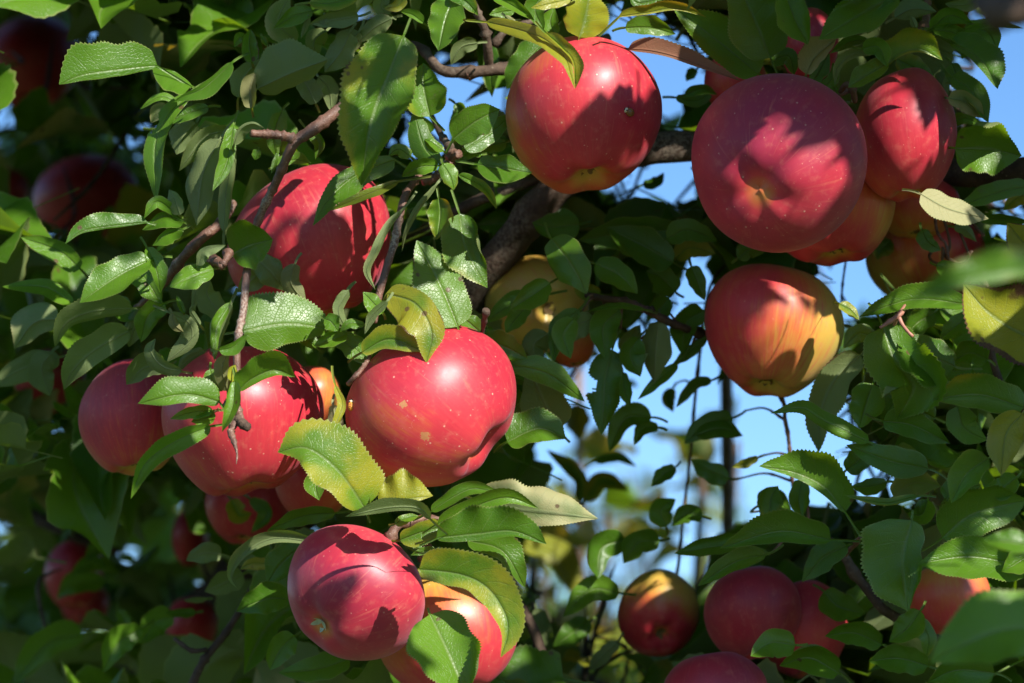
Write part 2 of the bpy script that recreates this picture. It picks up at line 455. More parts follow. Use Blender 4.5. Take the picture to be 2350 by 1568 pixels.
# ------------------------------------------------------------------ apples
def apple_material(name, blocal, bias, K, streak, deep, bloom, patches=(), spots=1.0, rough=.30):
    t = NT(name)
    tc = t.t.nodes.new('ShaderNodeTexCoord')
    ob = tc.outputs['Object']
    nrm = t.n('VectorMath', 0, {'operation': 'NORMALIZE'}, i0=ob)
    sp = t.t.nodes.new('ShaderNodeSeparateXYZ'); t.t.links.new(nrm, sp.inputs[0])
    dp = t.n('VectorMath', 'Value', {'operation': 'DOT_PRODUCT'}, i0=nrm, i1=tuple(blocal))
    # streaks run from stalk to calyx
    flat = t.n('VectorMath', 0, {'operation': 'NORMALIZE'}, i0=t.n('VectorMath', 0, {'operation': 'MULTIPLY'}, i0=nrm, i1=(1, 1, 0.0001)))
    cmb = t.n('VectorMath', 0, {'operation': 'MULTIPLY_ADD'}, i0=nrm, i1=(0, 0, .9), i2=t.n('VectorMath', 0, {'operation': 'MULTIPLY'}, i0=flat, i1=(9, 9, 0)))
    st1 = t.noise(cmb, 1.6, 4, .65)
    st2 = t.noise(cmb, 4.5, 3, .6)
    low = t.noise(ob, 26, 3, .55)
    mott = t.noise(ob, 240, 3, .6)
    sv = t.math('MULTIPLY_ADD', st1, .65, t.math('MULTIPLY', st2, .35))
    pole = t.ss(t.math('SQRT', t.math('ADD', t.math('POWER', sp.outputs[0], 2.0), t.math('POWER', sp.outputs[1], 2.0))), .12, .62)
    sv = t.math('MULTIPLY_ADD', t.math('SUBTRACT', sv, .5), pole, .5)
    m = t.math('MULTIPLY_ADD', dp, K, bias)
    m = t.math('ADD', m, t.math('MULTIPLY', t.math('SUBTRACT', sv, .5), streak))
    m = t.math('ADD', m, t.math('MULTIPLY', t.math('SUBTRACT', low, .5), .75))
    rho = t.math('SQRT', t.math('ADD', t.math('POWER', sp.outputs[0], 2.0), t.math('POWER', sp.outputs[1], 2.0)))
    top = t.math('MULTIPLY', t.ss(rho, .50, .12), t.math('GREATER_THAN', sp.outputs[2], 0))
    bot = t.math('MULTIPLY', t.ss(rho, .42, .10), t.math('LESS_THAN', sp.outputs[2], 0))
    m = t.math('SUBTRACT', m, t.math('MULTIPLY', t.math('MAXIMUM', top, t.math('MULTIPLY', bot, .58)), .75))
    cr = t.t.nodes.new('ShaderNodeValToRGB')
    t.t.links.new(m, cr.inputs[0])
    e = cr.color_ramp.elements
    e[0].position, e[0].color = 0.02, rgb((.50, .37, .060))
    e[1].position, e[1].color = 1.0, rgb(deep)
    for p_, c_ in ((.24, (.55, .30, .050)), (.42, (.56, .125, .036)), (.60, (.54, .036, .048)), (.80, tuple(.5 * a + .5 * b for a, b in zip((.50, .024, .036), deep)))):
        q = e.new(p_); q.color = rgb(c_)
    col = cr.outputs[0]
    col = t.mix(t.math('MULTIPLY', t.ss(sv, .54, .68), .42), col, (.62, .135, .085))
    col = t.mix(t.math('MULTIPLY', t.ss(mott, .5, .75), .22), col, (.62, .20, .13))
    # lenticels
    v1 = t.t.nodes.new('ShaderNodeTexVoronoi'); v1.inputs['Scale'].default_value = 215
    t.t.links.new(ob, v1.inputs['Vector'])
    sc = t.t.nodes.new('ShaderNodeSeparateColor'); t.t.links.new(v1.outputs['Color'], sc.inputs[0])
    dot = t.math('MULTIPLY', t.ss(v1.outputs['Distance'], t.math('MULTIPLY_ADD', sc.outputs[1], .08, .085), .03), t.math('GREATER_THAN', sc.outputs[0], .30))
    v2 = t.t.nodes.new('ShaderNodeTexVoronoi'); v2.inputs['Scale'].default_value = 330
    t.t.links.new(ob, v2.inputs['Vector'])
    sc2 = t.t.nodes.new('ShaderNodeSeparateColor'); t.t.links.new(v2.outputs['Color'], sc2.inputs[0])
    dot2 = t.math('MULTIPLY', t.ss(v2.outputs['Distance'], .10, .04), t.math('GREATER_THAN', sc2.outputs[0], .40))
    dots = t.math('MULTIPLY', t.math('MAXIMUM', dot, t.math('MULTIPLY', dot2, .85)), .75 * spots)
    col = t.mix(dots, col, (.72, .44, .30))
    # russet patches
    for (pl, pr) in patches:
        dist = t.n('VectorMath', 'Value', {'operation': 'DISTANCE'}, i0=ob, i1=tuple(pl))
        pn = t.noise(ob, 330, 3, .65)
        f = t.ss(t.math('MULTIPLY_ADD', t.math('SUBTRACT', pn, .5), pr * 4.2, dist), pr, pr * .72)
        col = t.mix(t.math('MULTIPLY', f, .85), col, t.mix(mott, (.36, .135, .045), (.62, .33, .13)))
    # fine pale scuffs
    wv = t.n('TexVoronoi', 'Distance', {'feature': 'DISTANCE_TO_EDGE'}, Vector=t.n('VectorMath', 0, {'operation': 'ADD'}, i0=ob, i1=t.n('VectorMath', 0, {'operation': 'SCALE'}, i0=t.noise(ob, 120, 2, out=1), Scale=.012)), Scale=110.0)
    sc_ = t.math('MULTIPLY', t.ss(wv, .012, .0), t.ss(t.noise(ob, 150, 2), .60, .68))
    col = t.mix(t.math('MULTIPLY', sc_, .22 * spots), col, (.75, .55, .45))
    b = t.bump(t.math('ADD', t.math('MULTIPLY', mott, .5), t.math('MULTIPLY', dots, .5)), .22, .0004)
    ro = t.math('MULTIPLY_ADD', mott, .16, rough + .02)
    pr = t.t.nodes.new('ShaderNodeBsdfPrincipled')
    t.put(pr.inputs['Base Color'], col); t.put(pr.inputs['Roughness'], ro); t.put(pr.inputs['Normal'], b)
    pr.inputs['Specular IOR Level'].default_value = .5
    pr.inputs['Sheen Weight'].default_value = bloom
    pr.inputs['Sheen Roughness'].default_value = .5
    pr.inputs['Sheen Tint'].default_value = (.75, .8, 1, 1)
    pr.inputs['Subsurface Weight'].default_value = 0.0
    return t.surf(pr.outputs[0])

CALYX = plain('calyx_brown', (.20, .13, .055), .9, .1)
PALE = plain('calyx_pale', (.42, .44, .28), .8, .2)
apples = []
def cam_dir(v):
    """camera directions (right, up, towards the eye) to the world"""
    return (RT * v[0] + UP * v[1] - FW * v[2])
def apple(label, box, z, calyx, blush=(.4, .6, .5), bias=.62, K=.22, streak=.45, deep=(.34, .013, .034), bloom=.05, seed=0, stem=.5,
          patches_px=(), spots=1.0, rough=.30, sepals=True, group='apples hanging on the trees', seg=(64, 46), skew=0.0, waist=.06, dim=.22, lobe=.022):
    x0, x1, y0, y1 = box
    rg = np.random.default_rng(seed + 100)
    nf, nt = seg
    th = np.linspace(0, 1, nt)
    th = math.pi * (th - .06 * np.sin(2 * math.pi * th) * 0)
    ph = np.linspace(0, 2 * math.pi, nf, endpoint=False)
    T, F_ = np.meshgrid(th, ph, indexing='ij')
    rho = np.sin(T) ** .92 * (1 + waist * np.cos(T) - .04 * np.cos(2 * T))
    a = rg.uniform(0, 6.28, 5)
    lob = np.clip((T / math.pi - .45) / .5, 0, 1)
    rad = rho * (1 + .025 * np.cos(F_ - a[0]) + .022 * np.cos(2 * F_ - a[1]) + lobe * .4 * lob * np.cos(5 * F_ - a[2]) + .012 * np.cos(3 * F_ - a[4]))
    zz = .90 * np.cos(T) * (1 + .03 * np.cos(F_ - a[3]))
    zz = zz - np.where(T < math.pi / 2, .40 * np.exp(-(rho / .25) ** 2), 0) + np.where(T > math.pi / 2, dim * 1.15 * np.exp(-(rho / .31) ** 2), 0)
    zz = zz - lobe * np.cos(5 * F_ - a[2]) * np.exp(-((rho - .42) / .22) ** 2) * (T > math.pi / 2)
    X = rad * np.cos(F_) + skew * zz; Y = rad * np.sin(F_)
    Vl = np.stack([X, Y, zz], -1).reshape(-1, 3)
    for k in range(len(Vl)):
        v = Vl[k]
        Vl[k] = v * (1 + .028 * mnoise.noise(Vector(v * 1.3 + seed * 3.1)))
    zax = -Vector(calyx).normalized()
    rf = Vector((.2, .1, .97)) if abs(zax.z) < .8 else Vector((0, 1, 0.1))
    xa = zax.cross(rf).normalized(); ya = zax.cross(xa)
    xr = math.cos(a[0]) * xa + math.sin(a[0]) * ya; yr = zax.cross(xr)
    Rl = np.array([xr, yr, zax]).T                          # local -> camera axes
    C = Vl @ Rl.T
    lo, hi = C.min(0), C.max(0)
    d = D + z / 1000
    tw, tl = (x1 - x0) * KPX * d, (y1 - y0) * KPX * d
    s3 = np.array([tw / (hi[0] - lo[0]), tl / (hi[1] - lo[1]), 0.5 * (tw / (hi[0] - lo[0]) + tl / (hi[1] - lo[1]))])
    ctr = np.array([(lo[0] + hi[0]) / 2, (lo[1] + hi[1]) / 2, 0])
    C = (C - ctr) * s3
    B = np.array([RT, UP, -FW])                             # rows: camera axes in the world
    M3 = (Rl.T @ B)                                         # local axes as rows in the world
    Rw = Matrix([[M3[c][r] for c in range(3)] for r in range(3)])
    Wv = C @ B
    loc = P((x0 + x1) / 2, (y0 + y1) / 2, z)
    Lv = Wv @ np.array(Rw)                                  # world -> local by the transpose
    i, j = np.meshgrid(np.arange(nt - 1), np.arange(nf), indexing='ij')
    q = np.stack([i * nf + j, (i + 1) * nf + j, (i + 1) * nf + (j + 1) % nf, i * nf + (j + 1) % nf], -1).reshape(-1, 4)
    bl = np.array(cam_dir(Vector(blush).normalized())) @ np.array(Rw)
    tree_pts = [Vector(v) for v in Wv + np.array(loc)]
    bvh = BVHTree.FromPolygons(tree_pts, [tuple(int(k) for k in f) for f in q])
    pats = []
    for (ax, ay, ar_) in patches_px:
        ray = (P(ax, ay, 0) - CAM).normalized()
        h = bvh.ray_cast(CAM, ray)
        if h[0] is not None:
            pats.append((np.array(h[0] - loc) @ np.array(Rw), ar_ * PXM))
    mat = apple_material('apple_skin', bl, bias, K, streak, deep, bloom, pats, spots, rough)
    me = mesh_np('apple', Lv, q, mat)
    o = link('apple', me, None, loc)
    o.rotation_euler = Rw.to_euler()
    tag(o, label, 'apple', group)
    R_ = .5 * (tw + tl) / 2
    ctop = Lv[:nf].mean(0); cbot = Lv[-nf:].mean(0)
    # stalk in its hollow
    if stem > 0:
        h = R_ * stem
        e = rg.uniform(-.25, .25, 2) * h
        V, Ff, U = tube_np([ctop - [0, 0, .002], ctop + [e[0] * .3, e[1] * .3, h * .5], ctop + [e[0], e[1], h]], [.0011, .0010, .0017], 7, 10, .1, 0, seed)
        link('stem', tube_mesh('stem', V, Ff, U, TWIG), o)
    if sepals:
        V, Fq = [], []
        V.append(cbot + [0, 0, -.0006]); 
        for k in range(10):
            w = k / 10 * 6.283
            V.append(cbot + [.0030 * math.cos(w), .0030 * math.sin(w), -.0010])
        tri = [(0, 1 + (k + 1) % 10, 1 + k) for k in range(10)]
        for k in range(5):
            w = k / 5 * 6.283 + rg.uniform(-.2, .2)
            b0 = len(V)
            cw, sw = math.cos(w), math.sin(w)
            ll = R_ * rg.uniform(.03, .055) * (1.6 if seed == 12 else 1)
            up = rg.uniform(.3, .9)
            for (rr, ww, hh) in ((.0026, .0014, -.0010), (.0026 + ll * .5, .0010, -.0014 - ll * .5 * up), (.0026 + ll * rg.uniform(.6, 1), .0001, -.0014 - ll * up * rg.uniform(.8, 1.3))):
                V.append(cbot + [rr * cw - ww * sw, rr * sw + ww * cw, hh]); V.append(cbot + [rr * cw + ww * sw, rr * sw - ww * cw, hh])
            tri += [(b0, b0 + 1, b0 + 3), (b0, b0 + 3, b0 + 2), (b0 + 2, b0 + 3, b0 + 5), (b0 + 2, b0 + 5, b0 + 4)]
        me2 = mesh_np('calyx', V, tri, PALE if seed == 12 else CALYX, None, False)
        link('calyx', me2, o)
    apples.append(dict(o=o, loc=loc, r=R_, px=((x0 + x1) / 2, (y0 + y1) / 2, (x1 - x0) / 2, (y1 - y0) / 2), z=z, bvh=bvh, skin=mat))
    return o

def branch(name, t, pts, radii_px, z, mat, parent, sides=12, n=40, rough=.06, knots=4, seed=0):
    """pts as pixels, z a list of millimetres, radii in pixels at the plane of focus"""
    q = px(t, pts)
    zs = np.interp(np.linspace(0, 1, len(q)), np.linspace(0, 1, len(z)), z)
    k = 1.0 if t == 0 else .34
    W = [np.array(P(x, y, zz)) for (x, y), zz in zip(q, zs)]
    rr = [r * k * PXM for r in radii_px]
    V, F, U = tube_np(W, rr, sides, n, rough, knots, seed)
    base = V[0].copy()
    WOOD_PTS.append((crom(np.array(W), 40), z[0]))
    return link(name, tube_mesh(name, V - base, F, U, mat), parent, Vector(base))
WOOD_PTS = []

TREE = bpy.data.objects.new('apple_tree', None)
COL.objects.link(TREE)
tag(TREE, 'front apple tree with sunlit serrated leaves, hanging twigs and a thick dark limb', 'tree', 'apple trees')
TREE2 = bpy.data.objects.new('apple_tree', None)
COL.objects.link(TREE2)
tag(TREE2, 'shaded blurred apple tree behind the fruit, dark leaves with specks of sky', 'tree', 'apple trees')
# ------------------------------------------------------------------ the apples
RED = (.38, .016, .038)
A = apple
A('bright red apple with tan russet flecks and an orange ladybug on its left side', (793, 1185, 745, 1118), 0, (.74, -.60, .22), (.5, .5, .4), .60, .22, .62, RED, .06, 1, .35,
  patches_px=((925, 925, 9), (976, 1000, 11)), rough=.335, dim=.28, lobe=.02)
A('red apple under the long curved yellow green leaf, dark ladybug on its right side', (1160, 1520, 86, 445), 15, (.06, -.93, .28), (.62, .35, .55), .54, .28, .60, RED, .06, 2, .4, spots=1.0, rough=.335)
A('largest dusky crimson apple, calyx facing out, upper half in leaf shadow', (1588, 1988, 170, 580), -30, (-.36, -.40, .84), (.2, .5, .5), .80, .10, .30, (.32, .015, .048), .09, 3, .3, rough=.42, spots=.9, dim=.13, sepals=False)
A('tall narrow red apple with yellow top against the right side of the largest crimson apple', (1957, 2195, 158, 462), 30, (.12, -.97, .12), (.5, .1, .5), .60, .30, .55, RED, .08, 4, .3, rough=.36, spots=.7, waist=.02)
A('orange red apple tucked under the largest crimson apple', (1752, 2056, 320, 611), 62, (.1, -.95, .2), (-.6, -.3, .3), .50, .22, .55, (.34, .018, .03), .05, 5, .3, spots=.4)
A('orange apple hidden behind the pale cream leaf at right', (2005, 2205, 400, 548), 120, (0, -.95, .2), (.3, .9, .2), .42, .25, .4, RED, .04, 6, .3, spots=.3)
A('brownish orange apple hanging below the cream leaf, dry curled stalks in front', (1988, 2262, 478, 705), 150, (.1, -.9, .3), (.8, .4, .3), .42, .30, .5, RED, .04, 7, .2, spots=.3)
A('orange and yellow apple hanging alone against the blue sky', (1617, 1936, 606, 913), 90, (-.14, -.95, .25), (-.75, .1, .45), .29, .36, .60, (.42, .035, .030), .07, 8, .2, spots=.3, rough=.38, waist=.14)
A('wide red apple behind the upper hanging twig, dappled with leaf shadows', (520, 896, 377, 742), 62, (.36, -.90, .12), (.3, .4, .5), .64, .16, .45, (.32, .013, .032), .08, 9, .2, spots=.6, waist=.16, rough=.34)
A('bright red apple behind the tip of the hanging twig', (371, 743, 795, 1143), 25, (.10, -.97, .14), (.35, .2, .6), .60, .20, .65, RED, .06, 10, .3, rough=.335, spots=1.0, waist=.12)
A('dull purple red apple in shade left of the twig tip', (180, 424, 823, 1094), 85, (.1, -.93, .25), (-.2, .6, .4), .52, .30, 1.0, (.30, .018, .045), .10, 11, .3, spots=.4, rough=.45)
A('red apple at bottom centre with tiny pale calyx showing', (659, 976, 1203, 1518), -5, (-.60, -.52, .60), (.1, .1, .7), .66, .24, .42, (.30, .013, .04), .14, 12, .3, rough=.34, spots=.5, dim=.14)
A('orange yellow apple with pink cheek behind a dark leaf at the bottom', (864, 1190, 1308, 1600), 48, (.2, -.95, .2), (.55, -.65, .4), .42, .30, .4, (.50, .03, .045), .04, 13, .2, spots=.9)
A('dark orange apple in shade below the twig tip apple', (628, 815, 1010, 1192), 110, (0, -.95, .2), (-.5, .2, .4), .46, .2, .5, RED, .03, 14, .2, spots=.2)
A('sliver of an orange apple between the two bright red apples', (660, 785, 840, 985), 115, (0, -.95, .2), (-.5, .2, .4), .42, .2, .5, RED, .03, 15, .2, spots=.2)
A('deep red blurred apple with a bright curled leaf across it', (470, 660, 1070, 1256), 230, (0, -.9, .3), (-.2, .2, .6),   .62, .12, .3, (.46, .018, .04), .03, 16, .2, spots=.1)
A('small red apple far back catching a spot of sun at lower left', (394, 478, 1165, 1300), 520, (.2, -.9, .3), (.2, .4, .6),   .62, .12, .3, (.46, .018, .04), .03, 17, .2, spots=.1)
A('dark red blurred apple at the top left corner', (-36, 182, 36, 248), 640, (.1, -.95, .2), (.2, .5, .5),   .62, .12, .3, (.46, .018, .04), .05, 18, .2, spots=.1)
A('dark red blurred apple at left below the sky gap', (77, 321, 355, 556), 600, (.1, -.95, .2), (.2, .5, .5),   .62, .12, .3, (.46, .018, .04), .05, 19, .2, spots=.1)
A('faint dark red apple at the left edge, half out of frame', (-52, 68, 385, 500), 760, (.1, -.95, .2), (.2, .5, .5), .7, .1, .3, RED, .03, 20, .2, spots=.1)
A('red apple behind drooping dark leaves left of the dull purple apple', (22, 196, 800, 948), 420, (.1, -.95, .2), (.2, .2, .5),   .62, .12, .3, (.46, .018, .04), .03, 21, .2, spots=.1)
A('very dark red apple behind a lit leaf at lower left', (102, 236, 1235, 1400), 560, (.1, -.95, .2), (.2, .2, .5),   .62, .12, .3, (.46, .018, .04), .03, 22, .2, spots=.1)
A('dark red apple partly hidden at lower left, under the very dark one', (140, 250, 1335, 1440), 640, (.1, -.95, .2), (.2, .2, .5),   .62, .12, .3, (.46, .018, .04), .03, 23, .2, spots=.1)
A('faint red apple behind leaves left of the lower brown branch', (380, 500, 1370, 1500), 520, (.1, -.95, .2), (.2, .2, .5),   .62, .12, .3, (.46, .018, .04), .03, 24, .2, spots=.1)
A('red apple cut off at the bottom left corner', (-45, 28, 1525, 1600), 380, (.1, -.95, .2), (.2, .2, .5),   .62, .12, .3, (.46, .018, .04), .03, 25, .2, spots=.1)
A('yellow apple in shade beside the thick dark limb', (1112, 1352, 586, 812), 150, (.35, -.1, .9), (.3, .9, .2), .05, .10, .2, RED, .02, 26, .2, spots=.5)
A('small orange apple in shade below the yellow one', (1262, 1366, 735, 845), 175, (.2, -.95, .2), (.3, -.9, .2), .24, .15, .3, RED, .02, 27, .2, spots=.2)
A('half yellow half red small apple in shade at lower right', (1418, 1606, 1305, 1508), 190, (.05, -.55, .8), (-.1, -.85, .4), .40, .42, .3, RED, .03, 28, .2, spots=.1)
A('big dark red apple in shade at lower right', (1615, 1840, 1298, 1520), 110, (.2, -.9, .3), (-.3, .4, .5), .82, .12, .3, (.27, .012, .034), .10, 29, .2, spots=.2, rough=.42)
A('brownish red apple touching the big dark red apple on its right', (1745, 1945, 1330, 1560), 135, (.2, -.9, .3), (-.6, .4, .5), .60, .2, .3, RED, .06, 30, .2, spots=.2, rough=.42)
A('dark red apple cut by the bottom edge, at lower right', (1520, 1762, 1494, 1680), 60, (.1, -.95, .2), (.1, .5, .5), .82, .12, .3, (.27, .012, .034), .10, 31, .2, spots=.2, rough=.42)
A('orange apple glowing behind dark leaves at the right', (2085, 2275, 1285, 1462), 60, (.1, -.95, .2), (-.3, -.5, .5), .40, .12, .3, RED, .02, 32, .2, spots=.2)
A('dark red apple behind the leaves above the largest crimson apple', (1792, 1925, 20, 190), 70, (.1, -.95, .2), (-.3, .5, .5), .82, .12, .3, RED, .05, 34, .2, spots=.2)
A('pinkish apple peeping out left of the largest crimson apple', (1616, 1760, 118, 262), 110, (.1, -.95, .2), (-.3, .5, .5), .55, .12, .3, RED, .05, 35, .2, spots=.2)

# ------------------------------------------------------------------ ladybugs
def dome(name, parent, mat, ctr, rx, ry, rz, nu=14, nv=6, loc=None):
    V, F = [], []
    for i in range(nv + 1):
        a = i / nv * math.pi / 2
        for j in range(nu):
            w = j / nu * 2 * math.pi
            V.append((ctr[0] + rx * math.cos(a) * math.cos(w), ctr[1] + ry * math.cos(a) * math.sin(w), ctr[2] + rz * math.sin(a)))
    for i in range(nv):
        for j in range(nu):
            F.append((i * nu + j, i * nu + (j + 1) % nu, (i + 1) * nu + (j + 1) % nu, (i + 1) * nu + j))
    return link(name, mesh_np(name, V, F, mat), parent)
BUG_BLACK = plain('bug_black', (.012, .011, .010), .35, .5)
BUG_WHITE = plain('bug_cream', (.62, .54, .38), .4, .5)
def ladybug(label, ap, x, y, length, head, shell_col):
    ray = (P(x, y, 0) - CAM).normalized()
    hit, nr, _, _ = ap['bvh'].ray_cast(CAM, ray)
    if nr.dot(ray) > 0: nr = -nr
    nr = (nr - ray * .7).normalized()
    hd = cam_dir((head[0], head[1], 0))
    hd = (hd - nr * hd.dot(nr)).normalized()
    yv = nr.cross(hd)
    root = bpy.data.objects.new('ladybug', None)
    COL.objects.link(root)
    root.matrix_world = Matrix(((hd.x, yv.x, nr.x, hit.x), (hd.y, yv.y, nr.y, hit.y), (hd.z, yv.z, nr.z, hit.z), (0, 0, 0, 1)))
    tag(root, label, 'ladybug', 'ladybugs on the apples')
    l = length
    sm = plain('bug_shell', shell_col, .22, .6, .12, 900)
    for sgn in (-1, 1):                                    # two wing cases that meet along the back
        V, F = [], []
        nu, nv = 12, 7
        for i in range(nv + 1):
            a = i / nv * math.pi / 2
            for j in range(nu + 1):
                w = j / nu * math.pi
                V.append((-.08 * l + .42 * l * math.cos(a) * math.cos(w), sgn * (.012 * l + .33 * l * math.cos(a) * math.sin(w)), .08 * l + .30 * l * math.sin(a)))
        for i in range(nv):
            for j in range(nu):
                q = (i * (nu + 1) + j, i * (nu + 1) + j + 1, (i + 1) * (nu + 1) + j + 1, (i + 1) * (nu + 1) + j)
                F.append(q if sgn > 0 else q[::-1])
        wc = link('wing_case', mesh_np('wing_case', V, F, sm), root)
        for (sx, sy, sr) in ((.16, .14, .055), (.02, .20, .06), (-.12, .13, .06), (-.24, .20, .05), (-.30, .08, .04), (.05, .06, .035)):
            cx, cy = sx * l, sgn * sy * l
            q = 1 - ((cx + .08 * l) / (.42 * l)) ** 2 - (cy / (.34 * l)) ** 2
            cz = .08 * l + .30 * l * math.sqrt(max(q, .02))
            nx, ny, nz = (cx + .08 * l) / (.42 * l) ** 2, cy / (.34 * l) ** 2, (cz - .08 * l) / (.30 * l) ** 2
            n_ = Vector((nx, ny, nz)).normalized()
            s_ = dome('spot', wc, BUG_BLACK, (0, 0, 0), sr * l, sr * l, .018 * l, 10, 3)
            s_.matrix_local = Matrix.Translation(Vector((cx, cy, cz)) - n_ * .004 * l) @ n_.to_track_quat('Z', 'X').to_matrix().to_4x4()
    dome('body', root, BUG_BLACK, (-.05 * l, 0, .05 * l), .41 * l, .32 * l, .10 * l)
    pn = dome('pronotum', root, BUG_WHITE, (.34 * l, 0, .08 * l), .15 * l, .24 * l, .20 * l)
    dome('marking', pn, BUG_BLACK, (.33 * l, 0, .10 * l), .13 * l, .13 * l, .195 * l)
    dome('head', root, BUG_BLACK, (.47 * l, 0, .07 * l), .09 * l, .12 * l, .12 * l)
    for sgn in (-1, 1):
        for k, sx in enumerate((.22, .0, -.2)):
            V, F, U = tube_np([(sx * l, sgn * .22 * l, .09 * l), ((sx + .03 - .04 * k) * l, sgn * .36 * l, .10 * l), ((sx + .06 - .07 * k) * l, sgn * .46 * l, 0)], [.022 * l, .016 * l, .012 * l], 5, 7)
            link('leg', tube_mesh('leg', V, F, U, BUG_BLACK), root)
        V, F, U = tube_np([(.53 * l, sgn * .06 * l, .08 * l), (.60 * l, sgn * .13 * l, .12 * l), (.64 * l, sgn * .16 * l, .10 * l)], [.012 * l, .010 * l, .014 * l], 5, 6)
        link('antenna', tube_mesh('antenna', V, F, U, BUG_BLACK), root)
ladybug('orange ladybug with black spots on the left flank of the bright red apple', apples[0], 807, 931, .0055, (-.15, 1), (.80, .30, .04))
ladybug('dark spotted ladybug on the right of the apple under the long curved leaf', apples[1], 1443, 257, .0058, (-.9, .45), (.26, .10, .02))
# ------------------------------------------------------------------ limbs and twigs in view
B = branch
B('limb', 0, '470,1420 800,1060 1000,790 1090,655 1170,560 1275,435 1400,365 1530,338 1700,342 1950,365 2180,395 2360,392 2700,330', [95, 70, 58, 52, 48, 45, 44, 43, 42, 40, 38, 36, 34, 30], [620, 330, 190, 150, 135, 125, 120, 125, 140, 150, 130, 90, 60], BARK, TREE, 20, 90, .05, 8, 3)
B('branch', 2, '500,1640 720,1520 1000,1360 1200,1290 1500,1180 1800,1100', [34, 40, 42, 40, 36, 30], [170, 150, 140, 130, 130, 120], BARK, TREE, 14, 40, .05, 4, 4)
B('branch', 2, '560,300 640,330 760,470 900,490 1100,475 1300,440 1600,380 1900,250', [30, 34, 40, 42, 42, 40, 36, 30], [70, 70, 60, 60, 60, 70, 80, 90], BARK, TREE, 14, 40, .05, 5, 5)
B('branch', 2, '1090,460 1080,330 1060,200 1000,60 960,-120', [34, 32, 28, 24, 20], [62, 55, 50, 45, 40], BARK, TREE, 12, 30, .06, 4, 6)
B('branch', 2, '1120,310 1200,210 1300,170 1420,120 1600,-60', [28, 24, 20, 18, 16], [58, 60, 70, 80, 90], BARK, TREE, 10, 24, .06, 4, 7)
B('ring', 2, '935,505 985,480', [52, 52], [60, 60], TWIG, TREE, 16, 6, .02, 0, 8)
B('twig', 1, '2480,560 2250,770 2090,890 2000,950 1955,1020 1900,1150 1850,1260 1780,1400 1725,1540 1690,1660', [36, 36, 38, 42, 36, 31, 29, 28, 28, 27], [-10, -20, -28, -28, -20, -10, -2, 0], TWIG, TREE, 12, 60, .06, 7, 9)
B('twig', 1, '2020,950 1900,915 1780,905 1690,900', [32, 30, 28, 24], [-28, -30, -32, -34], TWIG, TREE, 10, 30, .10, 10, 10)
B('twig', 4, '1680,200 1668,330 1655,460 1640,620 1612,740 1600,860 1598,980 1592,1120 1590,1220 1640,1385', [27, 26, 27, 26, 24, 24, 25, 26, 28, 24], [-32, -38, -46, -52, -56, -58, -60], TWIG, TREE, 12, 60, .05, 8, 11)
B('spur', 4, '1590,1180 1550,1220 1510,1255', [26, 24, 20], [-60, -58, -56], TWIG, TREE, 10, 14, .14, 4, 12)
B('spur', 4, '1595,1330 1560,1420 1580,1490 1600,1570 1595,1640', [30, 26, 18, 8, 3], [-60, -62, -66, -68, -70], TWIG, TREE, 9, 16, .16, 2, 13)
B('spur', 4, '1600,1330 1650,1380 1680,1390', [30, 32, 24], [-60, -64, -66], BARK, TREE, 9, 12, .18, 3, 14)
B('spur', 4, '1390,240 1430,260 1480,280 1500,310', [40, 36, 30, 22], [-28, -34, -40, -44], TWIG, TREE, 9, 14, .16, 3, 15)
B('spur', 4, '1540,200 1535,240 1500,300', [26, 28, 22], [-34, -40, -44], TWIG, TREE, 9, 12, .15, 3, 16)
B('twig', 2, '640,1160 560,1260 520,1330 480,1490 450,1640 400,1800 345,2000 310,2180', [24, 25, 26, 27, 26, 26, 26, 24], [10, -4, -12, -18, -22, -24], TWIG, TREE, 12, 50, .05, 8, 17)
B('twig', 2, '850,1060 800,1130 720,1200 640,1230', [34, 30, 30, 28], [14, 10, 10, 8], TWIG, TREE, 10, 20, .14, 6, 18)
B('twig', 2, '850,1050 800,960 760,900 700,780', [30, 26, 22, 20], [14, 40, 60, 90], BARK, TREE, 10, 20, .08, 4, 19)
B('spur', 2, '815,1050 850,1050 885,1040', [30, 44, 30], [6, 0, -4], TWIG, TREE, 10, 10, .16, 2, 20)
B('spur', 5, '1030,850 1045,740 1060,660 1070,600', [11, 12, 18, 26], [10, 0, -10, -14], BARK, TREE, 8, 16, .22, 4, 21)
B('spur', 5, '140,1100 175,1060 220,1010 270,940 290,880', [20, 16, 14, 14, 16], [-34, -38, -36, -28, -20], TWIG, TREE, 8, 20, .14, 4, 22)
B('twig', 3, '1700,-60 1690,120 1640,220 1500,300 1350,420 1180,600 1050,650', [26, 26, 26, 24, 22, 22, 20], [60, 40, 20, 10, 5, 5, 5], TWIG, TREE, 10, 40, .08, 6, 23)
B('spur', 3, '1110,620 1150,570 1190,600 1210,690', [14, 22, 26, 16], [-4, -10, -10, -4], DRY, TREE, 8, 14, .25, 3, 24)
B('branch', 9, '900,500 1120,690 1200,820 1290,930 1380,1050 1480,1120 1700,1230 2000,1300 2400,1340', [20, 32, 34, 36, 36, 34, 32, 30, 28], [80, 80, 80, 90, 100], BARK, TREE, 12, 50, .05, 6, 25)
B('twig', 9, '1250,580 1200,640 1140,700', [18, 16, 20], [8, 30, 70], TWIG, TREE, 8, 14, .1, 3, 26)
B('branch', 7, '1720,900 1600,1110 1500,1260 1400,1380 1340,1480 1280,1620', [22, 25, 27, 28, 30, 30], [150, 140, 130, 130], BARK, TREE, 10, 34, .06, 6, 27)
B('twig', 7, '1400,1340 1300,1350 1220,1300 1180,1270', [18, 18, 16, 14], [130, 130, 140], BARK, TREE, 8, 18, .08, 4, 28)
